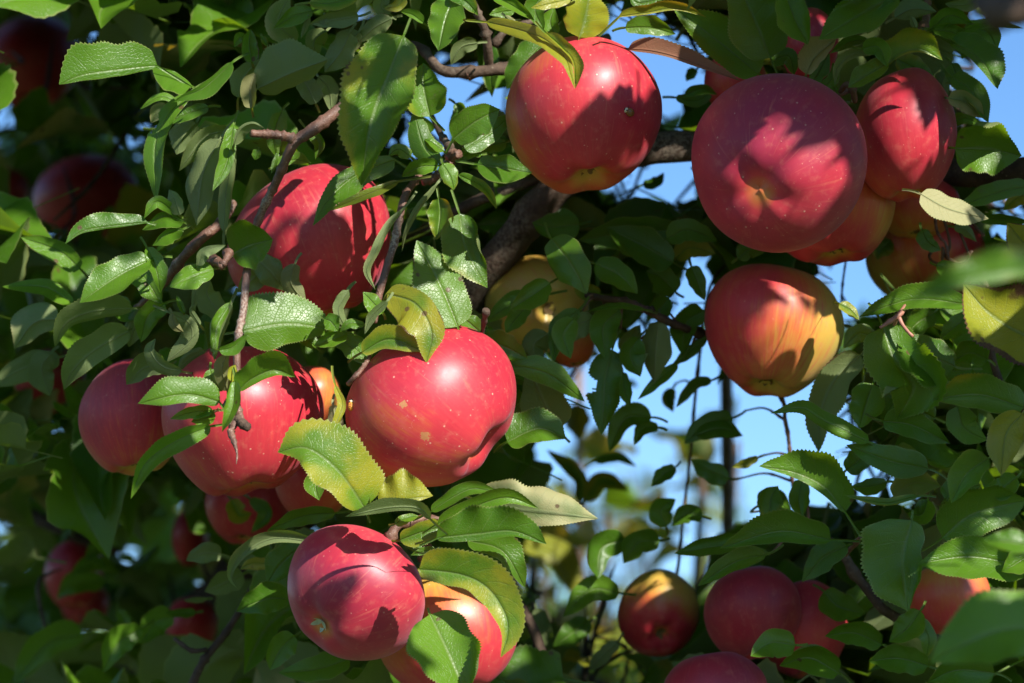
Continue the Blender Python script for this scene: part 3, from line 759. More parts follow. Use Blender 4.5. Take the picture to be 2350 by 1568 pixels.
B('branch', 7, '-80,240 0,300 130,390 280,470 420,540 600,620 800,680', [60, 60, 56, 50, 46, 40, 34], [560, 540, 520, 520], BARK, TREE2, 12, 34, .05, 5, 29)
B('branch', 8, '1200,900 1380,1190 1440,1360 1490,1500 1540,1650', [36, 38, 40, 42, 44], [150, 150, 160], BARK, TREE, 12, 30, .05, 4, 30)
B('twig', 6, '330,300 240,420 190,640 160,900 120,1300 100,1560 60,1900 20,2300 -20,2500', [12, 14, 15, 14, 14, 13, 13, 13, 13], [230, 230, 235, 240], BARK, TREE, 8, 40, .08, 8, 31)
B('twig', 6, '690,1120 710,1190 735,1250 735,1330 755,1430 770,1560 780,1700 800,1850', [13, 16, 16, 15, 14, 14, 13, 12], [130, 130, 135, 140], TWIG, TREE, 8, 34, .1, 7, 32)
B('twig', 6, '1150,250 1140,320 1125,430 1118,540 1110,640', [9, 9, 9, 9, 9], [180, 180, 190], BARK, TREE, 7, 20, .05, 3, 33)
B('spur', 6, '1560,560 1510,630 1440,680 1380,720', [16, 20, 16, 11], [0, -8, -10, -12], PINKSTALK, TREE, 8, 16, .1, 2, 34)
B('spur', 6, '1500,640 1530,700 1570,750 1600,780', [16, 13, 12, 12], [-8, -10, -12, -12], PINKSTALK, TREE, 8, 14, .08, 1, 35)
B('spur', 6, '1495,645 1470,710 1430,745', [12, 10, 8], [-8, 0, 6], PINKSTALK, TREE, 7, 10, .08, 1, 36)
for i_, q_ in enumerate(('1750,-30 1760,60 1790,120 1820,150 1840,250', '1800,-40 1830,60 1850,160 1830,240 1890,280', '1730,200 1710,240 1740,280 1790,290 1800,250 1800,180', '1800,180 1830,250 1900,285 1960,270 2000,200', '1980,-20 2040,60 2080,100', '1870,-20 1920,80 1960,180 1985,230')):
    B('dried_stalk', 6, q_, [12, 11, 11, 10, 10], [60, 52, 50, 48], DRY if i_ % 3 else TWIG, TREE, 7, 24, .12, 3, 40 + i_)
B('twig', 3, '2500,-60 2330,40 2200,60 2130,20 2050,-80', [90, 90, 85, 70, 60], [-560, -560, -540], BARK, TREE, 10, 24, .06, 2, 50)
B('spur', 5, '1740,500 1850,520 2000,540 2150,600 2200,590', [20, 24, 26, 30, 26], [80, 75, 72, 70], BARK, TREE, 9, 24, .15, 6, 51)
B('branch', 5, '2150,600 2350,700 2600,760 2900,640', [26, 28, 30, 30], [70, 90, 120, 140], BARK, TREE, 10, 24, .08, 5, 52)
B('branch', 4, '900,760 800,800 700,850 500,980', [36, 36, 34, 30], [100, 110, 130], BARK, TREE, 10, 20, .06, 4, 53)
B('branch', 4, '1570,-120 1480,20 1380,100 1250,230 1100,420 900,620', [34, 36, 34, 32, 30, 26], [40, 20, 20, 40, 90], TWIG, TREE, 10, 34, .08, 6, 54)
B('branch', 6, '1980,250 2100,480 2130,900 2240,1200 2330,1260 2500,1300', [26, 28, 28, 28, 26, 26], [70, 80, 60, 40], BARK, TREE, 10, 34, .07, 5, 55)
B('twig', 0, '880,1290 905,1215 940,1200 985,1190 1030,1200', [7, 9, 10, 9, 7], [-12, -8, 0, 10], TWIG, TREE, 9, 20, .12, 4, 56)
B('twig', 0, '985,1190 975,1245 990,1270 960,1285', [8, 9, 9, 6], [0, -6, -10, -8], TWIG, TREE, 9, 16, .12, 3, 57)

# ------------------------------------------------------------------ the leaves one can tell apart
# top left
L(1, '1060,446 780,478 560,512 398,572', 38, 215, -30, -6, -30, 14, .66, pet='1290,590', c=.1, arch=2)
L(1, '1290,580 1160,500 1022,445', 120, 22, -26, 4, 25, -40, .45, c=.1)
L(1, '1565,425 1380,590 1240,650 1162,692', 70, 28, -34, 0, 40, 30, .4)
L(1, '1270,640 1130,790 1045,980 1055,1375', 62, 70, -14, 0, 25, -5, .5, b=.25, bite=[(.34, .9, .07, .6)])
L(1, '1130,720 1060,760 1020,832', 50, 50, 12, 0, u=1, y=.4)
L(1, '1320,830 1240,920 1190,1045', 88, 95, 4, 0, 20, 15, .4, u=1, y=.15)
L(1, '1405,722 1260,770 1118,836', 48, 42, 2, 4)
L(1, '1485,940 1370,1180 1328,1525', 112, 100, -18, -4, -10, -20, .45, u=1, b=.15)
L(1, '1575,860 1530,1100 1435,1290', 45, 62, -26, 4, 40, 10, .5)
L(1, '1510,1560 1525,1300 1575,1080 1590,960', 45, 40, -22, 0, u=1)
L(1, '1580,975 1620,880 1700,835 1788,866', 18, 52, -36, 0, u=1)
L(1, '1740,600 1980,490 2215,402', 215, 95, -26, -4, -8, -25, .5, u=1, y=.1)
L(1, '2130,700 2060,560 1990,480', 70, 80, -4, 0, u=1, y=.3)
L(1, '1700,420 1680,300 1692,196', 55, 62, -22, 0, 35, 35, .45, b=.5)
L(1, '1700,730 1690,600 1725,482', 70, 38, -28, 0, 20, 50, .5, u=1, r=.25)
L(1, '1610,660 1650,520 1760,400', 80, 60, -10, 0, u=1, y=.2)
L(1, '1560,885 1380,930 1208,1155', 70, 62, -2, 0, u=1)
L(1, '1195,690 1080,655 946,738', 22, 30, 0, 0)
L(1, '1215,1450 1180,1350 1140,1278', 52, 48, -26, 0, u=1, y=.1)
L(1, '1190,1445 1060,1360 972,1475', 40, 42, -22, -6, 20, 40)
L(1, '1240,1500 1110,1460 958,1555', 75, 30, -20, -6, 30, 10)
L(1, '990,1502 760,1528 560,1562 440,1648', 14, 92, -28, -6, -20, 18, .55, pet='1240,1560')
L(2, '455,1080 200,1180 20,1330 -100,1525', 95, 75, -12, -10, 10, 15, .45, pet='560,1150')
L(2, '512,245 420,480 290,830 228,1255', 190, 262, -62, 0, 16, 6, .42, y=.40, b=.30, c=.05, pet='560,120', teeth=34)
L(1, '2110,75 1980,110 1848,192', 60, 55, -18, 0)
L(1, '2090,20 2250,20 2480,-40', 70, 50, -22, 0, 10, 25)
L(1, '2000,280 1880,150 1960,-40', 90, 70, -4, 0, u=1, y=.35)
L(1, '2420,110 2280,130 2090,160', 60, 55, -20, 0, u=1)
L(1, '2190,110 2180,200', 30, 25, -24, 0, u=1)
L(1, '1740,1010 1720,1080', 32, 32, -8, 0)
L(1, '1875,1035 1830,1175', 18, 20, -8, 0)
L(1, '2085,100 2060,180 2030,265', 22, 18, -20, 0, u=1)
L(1, '2360,225 2300,350 2190,490', 95, 85, -16, 0, u=1, y=.15)
L(1, '2200,210 2120,280 2140,400', 70, 60, 0, 0, u=1)
L(1, '1660,280 1620,250 1580,320', 30, 30, -6, 0)
L(1, '1770,250 1800,300 1812,290', 24, 20, -6, 0, y=.4)
L(1, '1480,1000 1420,900 1360,860', 60, 60, 20, 0, u=1)
L(1, '1900,760 1850,900 1860,1060', 70, 60, 20, 0)
L(1, '2150,520 2220,600 2240,760', 60, 60, 16, 0, u=1)
L(1, '2060,860 2150,960 2130,1080', 40, 40, 6, 0)
L(1, '1870,1120 1980,1080 2100,1100', 60, 30, 6, 0)
# top centre
L(2, '850,-10 790,150 748,345', 118, 118, -8, -8, 22, -12, .42, c=.1, pet='760,-140')
L(2, '645,155 570,100 483,75', 20, 42, -5, 0, 30, 20)
L(2, '1075,150 1300,205 1470,270 1600,390 1640,500 1668,602', 58, 58, -30, -34, 40, 10, .40, y=.55, pet='910,135 1000,140', c=-.1)
L(2, '1480,230 1590,330 1660,420 1672,600', 62, 10, -62, -3, 20, 50, .55, y=.45)
L(2, '1640,-10 1520,20 1370,55', 40, 40, -20, 0, y=.95, b=.45)
L(2, '1700,252 1740,120 1770,-70', 150, 150, -6, -8, 12, -10, .48, y=.6, b=.25, pet='1690,330')
L(2, '1110,-30 1250,40 1395,138', 50, 34, -24, 0, 30, 20)
L(2, '1480,-60 1400,60 1460,200', 70, 70, -6, 0)
L(2, '1535,235 1500,150 1530,50', 60, 60, 0, 0)
L(2, '1450,290 1340,410 1205,602', 130, 105, 38, 6, 15, -10, .45)
L(2, '690,785 650,600 645,425', 150, 140, -4, 0, 14, 14, .45, y=.35, pet='790,885')
L(2, '848,938 1000,820 1163,738', 118, 112, -28, -8, 8, 10, .5, c=.15, pet='800,1030')
L(2, '930,1010 1100,900 1258,768', 95, 70, 2, 8, 10, -15)
L(2, '752,1102 650,990 580,745', 85, 80, -16, 4, 8, -25, .5, y=.25)
L(2, '1012,1110 1200,1140 1378,1166', 88, 98, -26, -4, 20, 16, .5, pet='860,1085')
L(2, '778,1108 830,1200 852,1284', 60, 60, -34, 0, 10, 10, .4, y=.35)
L(2, '885,1182 1050,1270 1142,1412', 42, 25, -24, 0, 40, 20, .5, y=.45)
L(2, '745,1120 620,1130 498,1195', 50, 60, -18, 0)
L(2, '560,1060 480,1010 408,1052', 45, 45, -10, 0)
L(2, '780,1020 700,960 650,940', 30, 30, -10, 0)
L(2, '475,1226 250,1320 -2,1425', 34, 34, -28, -4, 45, 45, r=.3, pet='700,1190')
L(2, '500,1420 400,1530 320,1700 265,1830 322,1958', 28, 30, -32, -4, 40, -20, .6, y=.3, u=1)
L(2, '730,1250 600,1420 530,1560 500,1700', 20, 22, -18, 0, u=1)
L(2, '750,1340 760,1450 735,1620', 82, 85, 14, 0, 8, -20, pet='735,1240')
L(2, '890,1445 930,1680 1078,1945', 110, 150, 8, -6, -5, -18, .38, y=.25, pet='835,1280')
L(2, '1040,1040 960,1030 880,1100', 40, 50, 8, 0)
L(2, '1205,960 1100,980 900,1000', 60, 40, 24, 0)
L(2, '2030,330 2200,345 2420,405 2785,548', 88, 22, 0, -6, 15, -20, .36, u=1, r=.95, y=.4)
L(2, '1970,112 2150,88 2350,60 2560,118', 62, 12, -18, -2, 20, -30, .4, y=.55, b=.3, pet='1830,245')
L(2, '2010,188 2180,190 2350,232', 82, 50, 4, 0, y=.2)
L(2, '1112,300 1100,480 1110,658', 52, 55, 95, 0)
L(2, '820,-30 930,10 1018,106', 60, 40, -10, 0, y=.35)
L(2, '300,-60 150,20 -20,130', 80, 70, -14, 0, u=1, y=.2)
L(2, '430,125 310,190 205,292', 65, 65, -10, 0, u=1, y=.2)
L(2, '210,215 120,330 -10,470', 70, 100, -8, 0, u=1, y=.2)
L(2, '420,100 360,40 420,-60', 60, 50, 0, 0, u=1)
L(2, '1200,110 1250,150 1310,130', 24, 20, -8, 0, u=1)
L(2, '1010,290 900,320 830,440', 55, 50, 40, 0, u=1)
L(2, '2220,0 2100,20 2040,-30', 50, 50, 10, 0)
L(2, '2130,1250 2220,1230 2270,1165', 40, 40, 180, 0)
L(2, '1260,70 1180,80 1090,100', 40, 40, 20, 0)
L(2, '520,-20 470,40 380,60', 40, 40, -6, 0, y=.2)
L(2, '690,900 660,850 540,830', 50, 50, 60, 0)
L(2, '860,700 900,760 820,850', 45, 50, 70, 0)
# top right
L(3, '638,392 560,200 395,-160', 190, 205, -8, -10, 10, 6, .45, pet='685,495', teeth=30)
L(3, '560,500 300,290 -20,50', 120, 165, 4, -4, 5, -12, .45, teeth=30)
L(3, '735,-60 800,120 892,302', 110, 112, -22, -4, 20, 18, .45)
L(3, '1500,-40 1230,110 965,268', 120, 160, -14, -6, 6, -10, .42, teeth=30)
L(3, '1470,0 1400,110 1288,232', 30, 62, -18, 0, 20, 30)
L(3, '880,500 940,390 1085,262', 118, 52, 0, -4, -15, -20, .5, u=1, y=.5, pet='870,540')
L(3, '1425,442 1510,365 1650,338 1802,408', 148, 16, -24, -6, 22, -20, .42, y=.1, c=.2, teeth=30)
L(3, '1432,428 1290,512 1162,592', 52, 88, -30, 0, 14, 12, .5)
L(3, '1330,360 1200,365 1100,450 1070,582', 26, 40, -22, 0, 30, -30, u=1, b=.3, y=.3)
L(3, '1260,330 1370,320 1425,452', 66, 58, -34, 0, 20, 10)
L(3, '1290,268 1170,285 1040,362', 36, 40, -16, 0)
L(3, '1720,195 1850,105 2004,162', 60, 62, 0, 0, y=.2)
L(3, '1950,200 2100,215 2172,345', 80, 60, 4, 0)
L(3, '1955,198 2150,160 2350,192', 24, 26, -8, 0, 40, 30)
L(3, '1850,285 2050,400 2172,602', 150, 38, -8, -6, 14, 30, .55)
L(3, '1740,200 1880,225 2014,325', 52, 48, -4, 0, y=.25)
L(3, '1860,520 2000,620 2112,832', 88, 62, 14, 0, y=.25)
L(3, '1840,665 1950,690 2086,802', 75, 62, 4, 0, u=1, y=.35)
L(3, '1885,1000 2100,1008 2335,1052', 185, 172, 4, -4, 14, 8, .45, teeth=30)
L(3, '1655,1310 1850,1412 2112,1478', 88, 96, -22, 0, 0, -4, .42, u=1, y=.8, tilt=(.25,.33), roll=(0,0))
L(3, '2380,1265 2200,1292 1890,1402', 60, 80, 40, 0)
L(3, '2400,1290 2300,1340 2210,1420', 60, 50, 50, 0, y=.6)
L(3, '1490,400 1620,465 1742,522', 82, 70, 40, 0)
L(3, '2065,5 1930,35 1815,25', 48, 42, 0, 0, u=1, y=.3)
L(3, '1620,190 1600,140 1585,100', 24, 22, -6, 0, u=1)
L(3, '1860,430 1920,540 2050,560', 60, 70, 30, 0)
L(3, '1860,830 1950,800 2050,840', 50, 40, 50, 0)
L(3, '1900,250 1960,300 1930,400', 50, 45, 16, 0)
L(3, '1840,480 1800,560 1840,640', 60, 60, 60, 0, u=1)
L(3, '640,420 760,380 800,510', 60, 60, 10, 0)
L(3, '920,560 1000,420 1040,360', 55, 60, 6, 0)
L(3, '950,640 1060,520 1060,420', 40, 50, 6, 0)
L(3, '1010,620 1060,590 1100,640', 24, 24, -4, 0)
L(3, '1180,690 1140,710 1100,720', 14, 20, -6, 0, u=1)
L(3, '60,640 180,600 280,640', 36, 36, 90, 0)
L(3, '0,660 150,680 300,560', 40, 40, 100, 0, y=.2)
L(3, '1480,120 1600,60 1760,80', 70, 60, 18, 0, u=1)
L(3, '2020,1460 2150,1480 2400,1500', 40, 40, 60, 0)
L(3, '140,470 90,520 70,550', 30, 40, 150, 0)
# middle left
L(4, '1012,262 790,375 538,553', 92, 128, -26, -8, 10, 20, .5, c=.2, teeth=30)
L(4, '990,180 1050,320 1085,490', 75, 40, -22, 0, 18, 35)
L(4, '1440,325 1300,375 1145,445', 78, 85, -40, -4, 10, -14, .5, y=.15)
L(4, '1330,300 1370,200 1525,160', 18, 60, -44, 0, 10, 55, u=1, y=.2)
L(4, '1565,225 1690,165 1842,124', 178, 150, -34, -10, 14, 16, .42, teeth=30)
L(4, '1640,742 1950,695 2282,742', 232, 150, -24, -6, 0, -28, .30, c=0, arch=0, roll=(0,0), tilt=(.265,.33), exact=1, b=.01, teeth=32)
L(4, '1992,288 1965,420 2072,562', 62, 66, -6, 0, u=1, r=.18)
L(4, '1555,552 1465,720 1448,948', 28, 48, -36, 0, -30, 20)
L(4, '1560,560 1480,740 1455,930', 38, 12, -38, 0, 10, 10, u=1)
L(4, '1535,1145 1500,990 1550,880', 62, 48, -54, -4, u=1, r=.22)
L(4, '1480,870 1570,850 1672,762', 30, 52, -66, 0, 20, 10)
L(4, '1615,1145 1700,1068 1850,1008 1992,1052', 128, 40, -66, -6, 26, -10, .55)
L(4, '1482,1222 1250,1172 930,1232', 58, 138, -62, -8, 8, 16, .45, pet='1525,1285', teeth=30)
L(4, '1420,1385 1180,1490 980,1640 882,1876', 82, 62, -62, -6, 14, 18, .42, pet='1500,1375', teeth=30)
L(4, '1585,1080 1570,1250 1498,1425', 46, 50, -70, 0, 40, -10)
L(4, '1435,1280 1300,1290 1148,1335', 46, 42, -54, 0)
L(4, '1445,1290 1390,1330 1290,1355', 50, 46, -52, 0)
L(4, '1420,1000 1440,1080 1500,1150', 46, 60, -50, 0, y=.3)
L(4, '1600,1080 1570,1020 1590,970', 40, 42, -64, 0)
L(4, '1225,1015 1100,980 1020,880 1050,790', 60, 40, -22, 0, 10, -15, .5, u=1, b=.2)
L(4, '1150,620 1270,680 1290,800 1125,955', 40, 85, -18, 0, -10, -15, .5, u=1, y=.15)
L(4, '1160,625 1180,700 1240,750', 28, 34, -24, 0, u=1, r=.3)
L(4, '1115,975 980,990 852,1105', 70, 105, 12, 0, -8, -20, u=1)
L(4, '872,742 640,872 500,1000 430,1142', 90, 125, 18, -6, -6, -16, .45, u=1, teeth=30)
L(4, '892,590 630,610 450,690 370,852', 52, 112, 6, 0, -14, -22, .5, u=1, teeth=30)
L(4, '405,660 230,690 95,862', 92, 132, 70, 0, -6, -16, u=1, y=.35)
L(4, '540,322 400,205 140,108', 88, 72, 70, 0)
L(4, '492,555 300,445 15,442', 60, 52, 80, 0)
L(4, '2352,468 2285,600 2342,735', 34, 42, -28, 0, u=1)
L(4, '2130,850 2030,770 1920,800', 50, 60, 4, 0)
L(4, '2340,760 2240,800 2120,840', 50, 60, -22, 0)
L(4, '1230,55 1130,85 1028,165', 72, 26, -24, 0, 20, 30)
L(4, '1720,245 1830,350 1935,475', 90, 85, 6, 0, u=1)
L(4, '1780,250 1740,360 1600,480', 80, 80, 10, 0, u=1)
L(4, '335,900 280,1000 340,1182', 80, 100, 120, 0, u=1)
L(4, '400,920 150,1000 -80,1122', 90, 90, 130, 0, u=1, y=.2)
L(4, '1020,620 920,700 870,850', 80, 80, 20, 0, u=1)
L(4, '1110,560 1000,640 950,820', 80, 80, 10, 0)
L(4, '1330,380 1310,560 1310,660', 20, 24, -12, 0, u=1)
L(4, '1500,640 1400,500 1420,400', 90, 80, 12, 0, u=1)
L(4, '1380,880 1290,930 1200,1000', 70, 60, 6, 0, u=1)
L(4, '760,530 850,620 940,600', 80, 70, 24, 0)
L(4, '900,300 1000,420 1090,560', 90, 90, 14, 0)
L(4, '1240,620 1200,520 1190,500', 20, 22, -20, 0)
L(4, '1350,700 1290,600 1330,560', 18, 22, -22, 0, u=1)
L(0, '836,1166 776,1082 704,1030 637,1038', 52, 92, -42, -4, 16, 10, .50, y=.43, b=.15, tilt=(.2,.3), roll=(0,0), pet='850,1200', teeth=30)
L(0, '764,930 772,985 790,1020', 20, 16, -16, 0, u=1, y=.6)
L(0, '770,885 786,930 772,985 812,1040', 8, 12, -30, 0, y=.8, b=.4)
# middle
L(5, '400,490 590,555 700,740 668,962', 100, 178, -24, -14, -8, 8, tilt=(.0,.0), pk=.42, y=.48, b=.30, roll=(0,0), c=.1, pet='370,560', teeth=34)
L(5, '234,886 420,800 655,882', 98, 60, -31, -6, 8, 8, .5, tilt=(0,0), y=.47, b=.34, roll=(0,0), c=.1, teeth=30)
L(5, '878,712 770,450 600,130', 172, 160, -14, 4, 4, 2, .5, c=.05, teeth=30, roll=(0,0), tilt=(.24,.3), exact=1, arch=1)
L(5, '370,620 300,545 238,478', 60, 60, -32, 0, y=.25)
L(5, '400,540 300,640 248,765', 34, 30, -40, 0, u=1)
L(5, '245,700 150,690 80,745', 36, 30, -28, 0, y=.3)
L(5, '130,468 80,580 142,702', 22, 44, -26, 0, 10, -20, u=1)
L(5, '-20,660 20,680 70,742', 60, 60, -30, 0)
L(5, '282,940 130,830 -10,790', 70, 95, -18, 0, 5, -10)
L(5, '1045,792 1200,850 1350,928', 92, 88, 24, -4, 14, -10, .48)
L(5, '1188,966 1480,1030 1736,1218', 92, 72, 30, 0, 18, -12, .5, teeth=30)
L(5, '1560,1400 1450,1200 1360,990', 165, 160, 62, 0, -5, -20, u=1)
L(5, '1212,1490 1430,1400 1610,1470', 150, 90, 26, 0, 10, 22, .5, teeth=30)
L(5, '1040,762 970,700 898,640', 70, 75, 12, 0)
L(5, '1492,495 1250,560 1050,692', 70, 78, 60, 0, 8, -15)
L(5, '1510,120 1650,300 1748,492', 130, 130, 40, 0, 4, -12, teeth=30)
L(5, '1808,288 1980,370 2092,492', 88, 92, 60, 0)
L(5, '1965,600 1860,720 1880,935', 95, 90, 70, 0)
L(5, '1695,600 1560,720 1520,962', 70, 62, 60, 0, y=.25)
L(5, '1795,650 1650,730 1558,868', 85, 70, 66, 0, u=1)
L(5, '1920,870 1870,1100 1850,1445', 110, 120, 80, 0, 10, -15, b=.2, bite=[(.42, .9, .10, .55)])
L(5, '1990,1020 2000,1130 2038,1255', 50, 50, 82, 0)
L(5, '2100,790 2040,900 2110,1052', 110, 70, 84, 0)
L(5, '2232,680 2215,880 2205,1092', 100, 98, 80, 0, u=1)
L(5, '2360,965 2240,1070 2092,1205', 40, 42, 100, 0)
L(5, '2185,1325 2010,1335 1900,1556', 62, 90, 140, 0)
L(5, '2232,1392 2130,1400 2068,1512', 45, 48, 145, 0)
L(5, '1485,760 1390,840 1420,965', 95, 80, 58, 0, u=1)
L(5, '2360,60 2000,80 1690,130', 120, 110, 110, 0)
L(5, '2330,280 2100,150 1880,40', 120, 120, 100, 0)
L(5, '1700,20 1500,40 1380,10', 100, 110, 100, 0)
L(5, '2140,600 1950,568 1738,612', 22, 20, 60, 0)
L(5, '2350,480 2250,380 2150,340', 100, 90, 110, 0)
L(5, '2300,520 2240,600 2180,660', 70, 70, 100, 0)
L(5, '1080,720 1120,770 1170,760', 30, 30, 30, 0)
L(5, '820,690 800,640 790,600', 60, 50, 24, 0)
L(5, '1320,60 1180,20 1000,30', 90, 90, 150, 0)
L(5, '960,200 900,330 780,400', 80, 60, 50, 0)
L(5, '1840,500 1740,470 1660,380', 60, 60, 90, 0)
L(5, '1980,880 2060,780 2110,700', 60, 60, 110, 0, u=1)
L(5, '1500,420 1380,500 1230,600', 85, 80, 30, 0)
L(5, '1660,660 1590,770 1640,930', 85, 75, 50, 0)
L(5, '1360,560 1270,660 1200,760', 60, 70, 44, 0)
# middle right
L(6, '2700,330 2300,330 1850,420 1538,580', 60, 150, -490, 0, 6, 14, .40, y=.38)
L(6, '2650,860 2350,770 2110,620 1940,425', 215, 310, -16, -6, 8, 12, .50, y=1.0, b=.60, tilt=(.2,.3), roll=(0,0), teeth=36)
L(6, '2540,330 2370,170 2235,10', 150, 150, -14, -4, y=.9, b=.6, roll=(0,0))
L(6, '1398,715 1470,930 1600,1120 1490,1345', 235, 215, -2, 4, 12, 6, .45, teeth=34)
L(6, '1880,980 1700,900 1500,760', 200, 120, 8, -10, 6, 12, .45, teeth=30)
L(6, '1245,905 1080,1060 975,1300 962,1565', 120, 118, 40, 0, -8, -16, .45, u=1, teeth=30)
L(6, '1300,1490 1000,1345 850,1262 638,1298', 55, 68, -6, 0, 10, -18, .4, y=.2)
L(6, '1330,1100 1280,1250 1240,1400', 120, 120, 26, 0)
L(6, '2345,1262 2060,1175 1738,1200', 95, 150, -6, -4, 10, 6, .5, y=.38, b=.15, teeth=32)
L(6, '2340,1300 2230,1440 2195,1720', 115, 120, -14, 0, 10, -12, y=.75, b=.35)
L(6, '1965,562 1600,530 1238,645', 62, 112, -4, 0, 10, 16, y=.15, teeth=30)
L(6, '1105,560 1180,600 1236,665', 38, 40, 40, 0, y=.5)
L(6, '2105,935 1985,890 1878,950', 75, 95, 24, 0)
L(6, '2000,640 1900,700 1780,800', 80, 70, 40, 0)
L(6, '1740,620 1620,700 1540,800', 80, 80, 30, 0)
L(6, '105,305 150,420 192,535', 60, 62, 80, 0, y=.3)
L(6, '190,605 70,690 40,905', 85, 95, 100, 0)
L(6, '205,785 100,880 -30,975', 40, 40, 110, 0)
L(6, '240,1075 120,1110 0,1260', 40, 42, 150, 0, y=.35)
L(6, '385,1330 200,1390 55,1505', 80, 90, 150, 0)
L(6, '150,1440 300,1400 455,1450', 70, 66, 145, 0)
L(6, '1340,790 1230,760 1130,860', 60, 70, 40, 0)
L(6, '2000,1000 1880,1010 1740,960', 80, 80, 40, 0)
L(6, '1600,1130 1500,1200 1420,1300', 90, 90, 20, 0)
L(6, '1900,1250 1950,1400 2100,1480', 100, 100, 20, 0)
L(6, '1400,1350 1600,1380 1850,1500', 100, 90, 6, 0, teeth=30)
L(6, '1750,1330 1650,1300 1500,1400', 80, 90, 20, 0, y=.2)
L(6, '1660,60 1700,140 1790,200', 50, 60, 40, 0)
L(6, '1880,40 1960,60 2030,140', 30, 40, 44, 0, u=1)
L(6, '1450,130 1380,210 1360,260', 60, 70, 130, 0, y=.3)
L(6, '1760,300 1850,320 1950,310', 50, 60, 30, 0)
L(6, '0,250 100,180 270,220', 80, 70, 110, 0)
L(6, '-60,120 80,60 280,130', 80, 80, 100, 0)
L(6, '420,250 500,190 620,200', 60, 60, 60, 0)
# lower right
L(9, '1142,412 1000,250 800,150 560,104', 38, 190, -2, -6, 10, 14, .45, pet='1250,580', c=.1, teeth=32)
L(9, '1045,600 700,545 298,658', 70, 138, -10, -6, 12, 4, .45, pet='1240,610', teeth=32)
L(9, '1592,470 1530,760 1568,1085', 132, 290, -22, 0, 10, 0, .42, pet='1600,400', teeth=34)
L(9, '2390,790 2000,715 1632,760', 150, 140, -34, 0, 8, 12, .5, teeth=32)
L(9, '1800,585 2000,430 2380,330', 170, 165, 0, 0, 6, -6, .45, teeth=30)
L(9, '2620,1180 2200,1210 1900,1330 1712,1432', 190, 260, -300, -20, 8, 14, .45, teeth=26)
L(9, '2400,640 2220,610 2066,602', 66, 82, -250, 0, 15, 15)
L(9, '2110,50 1960,160 1858,352', 90, 120, -12, 0, 12, 16, y=.25)
L(9, '1625,308 1400,352 1138,300', 20, 36, -18, 0, -20, 30, y=.4)
L(9, '1700,120 1450,70 1150,-40', 90, 110, 4, 0, teeth=30)
L(9, '1470,310 1600,215 1790,240', 100, 100, 20, 0, u=1, y=.4)
L(9, '505,650 300,640 -10,695', 60, 78, 60, 0, y=.2)
L(9, '605,700 400,750 148,912', 58, 82, 10, -6, 14, 18)
L(9, '640,460 640,330 690,235', 90, 85, 70, 0, y=.3)
L(9, '850,195 830,330 852,455', 75, 70, 60, 0)
L(9, '1155,640 1000,720 850,885', 85, 90, 20, 0)
L(9, '805,1310 640,1295 505,1385', 110, 90, 0, -8)
L(9, '1390,1305 1200,1230 1005,1250', 80, 85, 30, 0)
L(9, '1650,1080 1560,1200 1440,1290', 90, 90, 20, 0)
L(9, '180,445 80,420 -30,505', 62, 60, 150, 0)
L(9, '355,185 230,140 105,60', 75, 70, 150, 0)
L(9, '555,45 460,90 378,110', 30, 32, 120, 0, y=.7)
L(9, '2420,680 2300,760 2200,815', 80, 85, -40, 0)
L(9, '1150,130 1240,60 1300,-20', 80, 80, 30, 0)
L(9, '1700,330 1660,430 1560,420', 70, 70, 24, 0)
L(9, '1820,330 1900,260 2060,230', 90, 90, 10, 0)
L(9, '1700,1450 1500,1400 1300,1420', 100, 100, 30, 0)
L(9, '1100,1500 900,1400 700,1450', 100, 100, 30, 0)
L(9, '1350,900 1250,1000 1150,1130', 100, 100, 110, 0)
L(9, '1000,950 1100,1050 1280,1100', 100, 100, 90, 0)
L(9, '1600,1130 1700,1240 1690,1400', 60, 70, 40, 0, y=.35)
L(9, '2150,1500 1900,1480 1700,1560', 100, 90, 20, 0)
L(9, '560,370 660,330 780,420', 80, 80, 90, 0)
L(9, '2300,180 2200,250 2080,260', 80, 80, 4, 0)
L(9, '1420,210 1300,240 1180,240', 60, 50, 30, 0, y=.2)
# lower left
L(7, '560,1238 330,1295 85,1575', 95, 115, 330, 0, 14, 14)
L(7, '705,790 600,755 475,845', 52, 52, 380, 0, y=.3)
L(7, '710,640 640,660 580,740', 50, 46, 380, 0)
L(7, '955,1200 800,1300 695,1495', 80, 95, 200, 0)
L(7, '2110,615 1850,590 1650,690 1560,830 1600,930', 30, 62, 12, 0, -30, 10, .5, u=1, y=.25, teeth=34)
L(7, '1690,325 1800,420 1695,555', 44, 54, 180, 0, y=.2)
L(7, '1560,330 1620,430 1700,420', 60, 70, 175, 0)
L(7, '1955,1000 1800,1000 1595,1085', 90, 110, 40, 0)
L(7, '2040,640 1900,760 1800,900', 110, 110, 50, 0)
L(7, '1495,700 1380,690 1255,740', 68, 72, 110, 0, u=1)
L(7, '1170,1120 1050,1160 940,1310', 90, 90, 220, 0)
L(7, '1320,1090 1220,1095 1115,1090', 32, 34, 210, 0)
L(7, '800,1080 840,1160 755,1255', 50, 46, 300, 0)
L(7, '1395,1000 1320,1010 1235,1010', 18, 20, 200, 0, u=1)
L(7, '2360,1400 2150,1470 1880,1500', 90, 95, 40, 0, y=.2)
L(7, '1990,1250 1900,1330 1820,1480', 90, 90, 46, 0)
L(7, '1345,250 1300,350 1245,445', 40, 42, 330, 0, u=1)
L(7, '2210,120 2130,220 2155,335', 80, 75, 2, 0)
L(7, '2260,420 2050,440 1800,540', 60, 60, 46, 0)
L(7, '1640,830 1500,900 1380,950', 80, 80, 140, 0, u=1)
L(7, '1850,760 1700,760 1620,800', 50, 40, 90, 0, y=.4)
L(7, '700,880 500,900 380,1000', 70, 80, 420, 0)
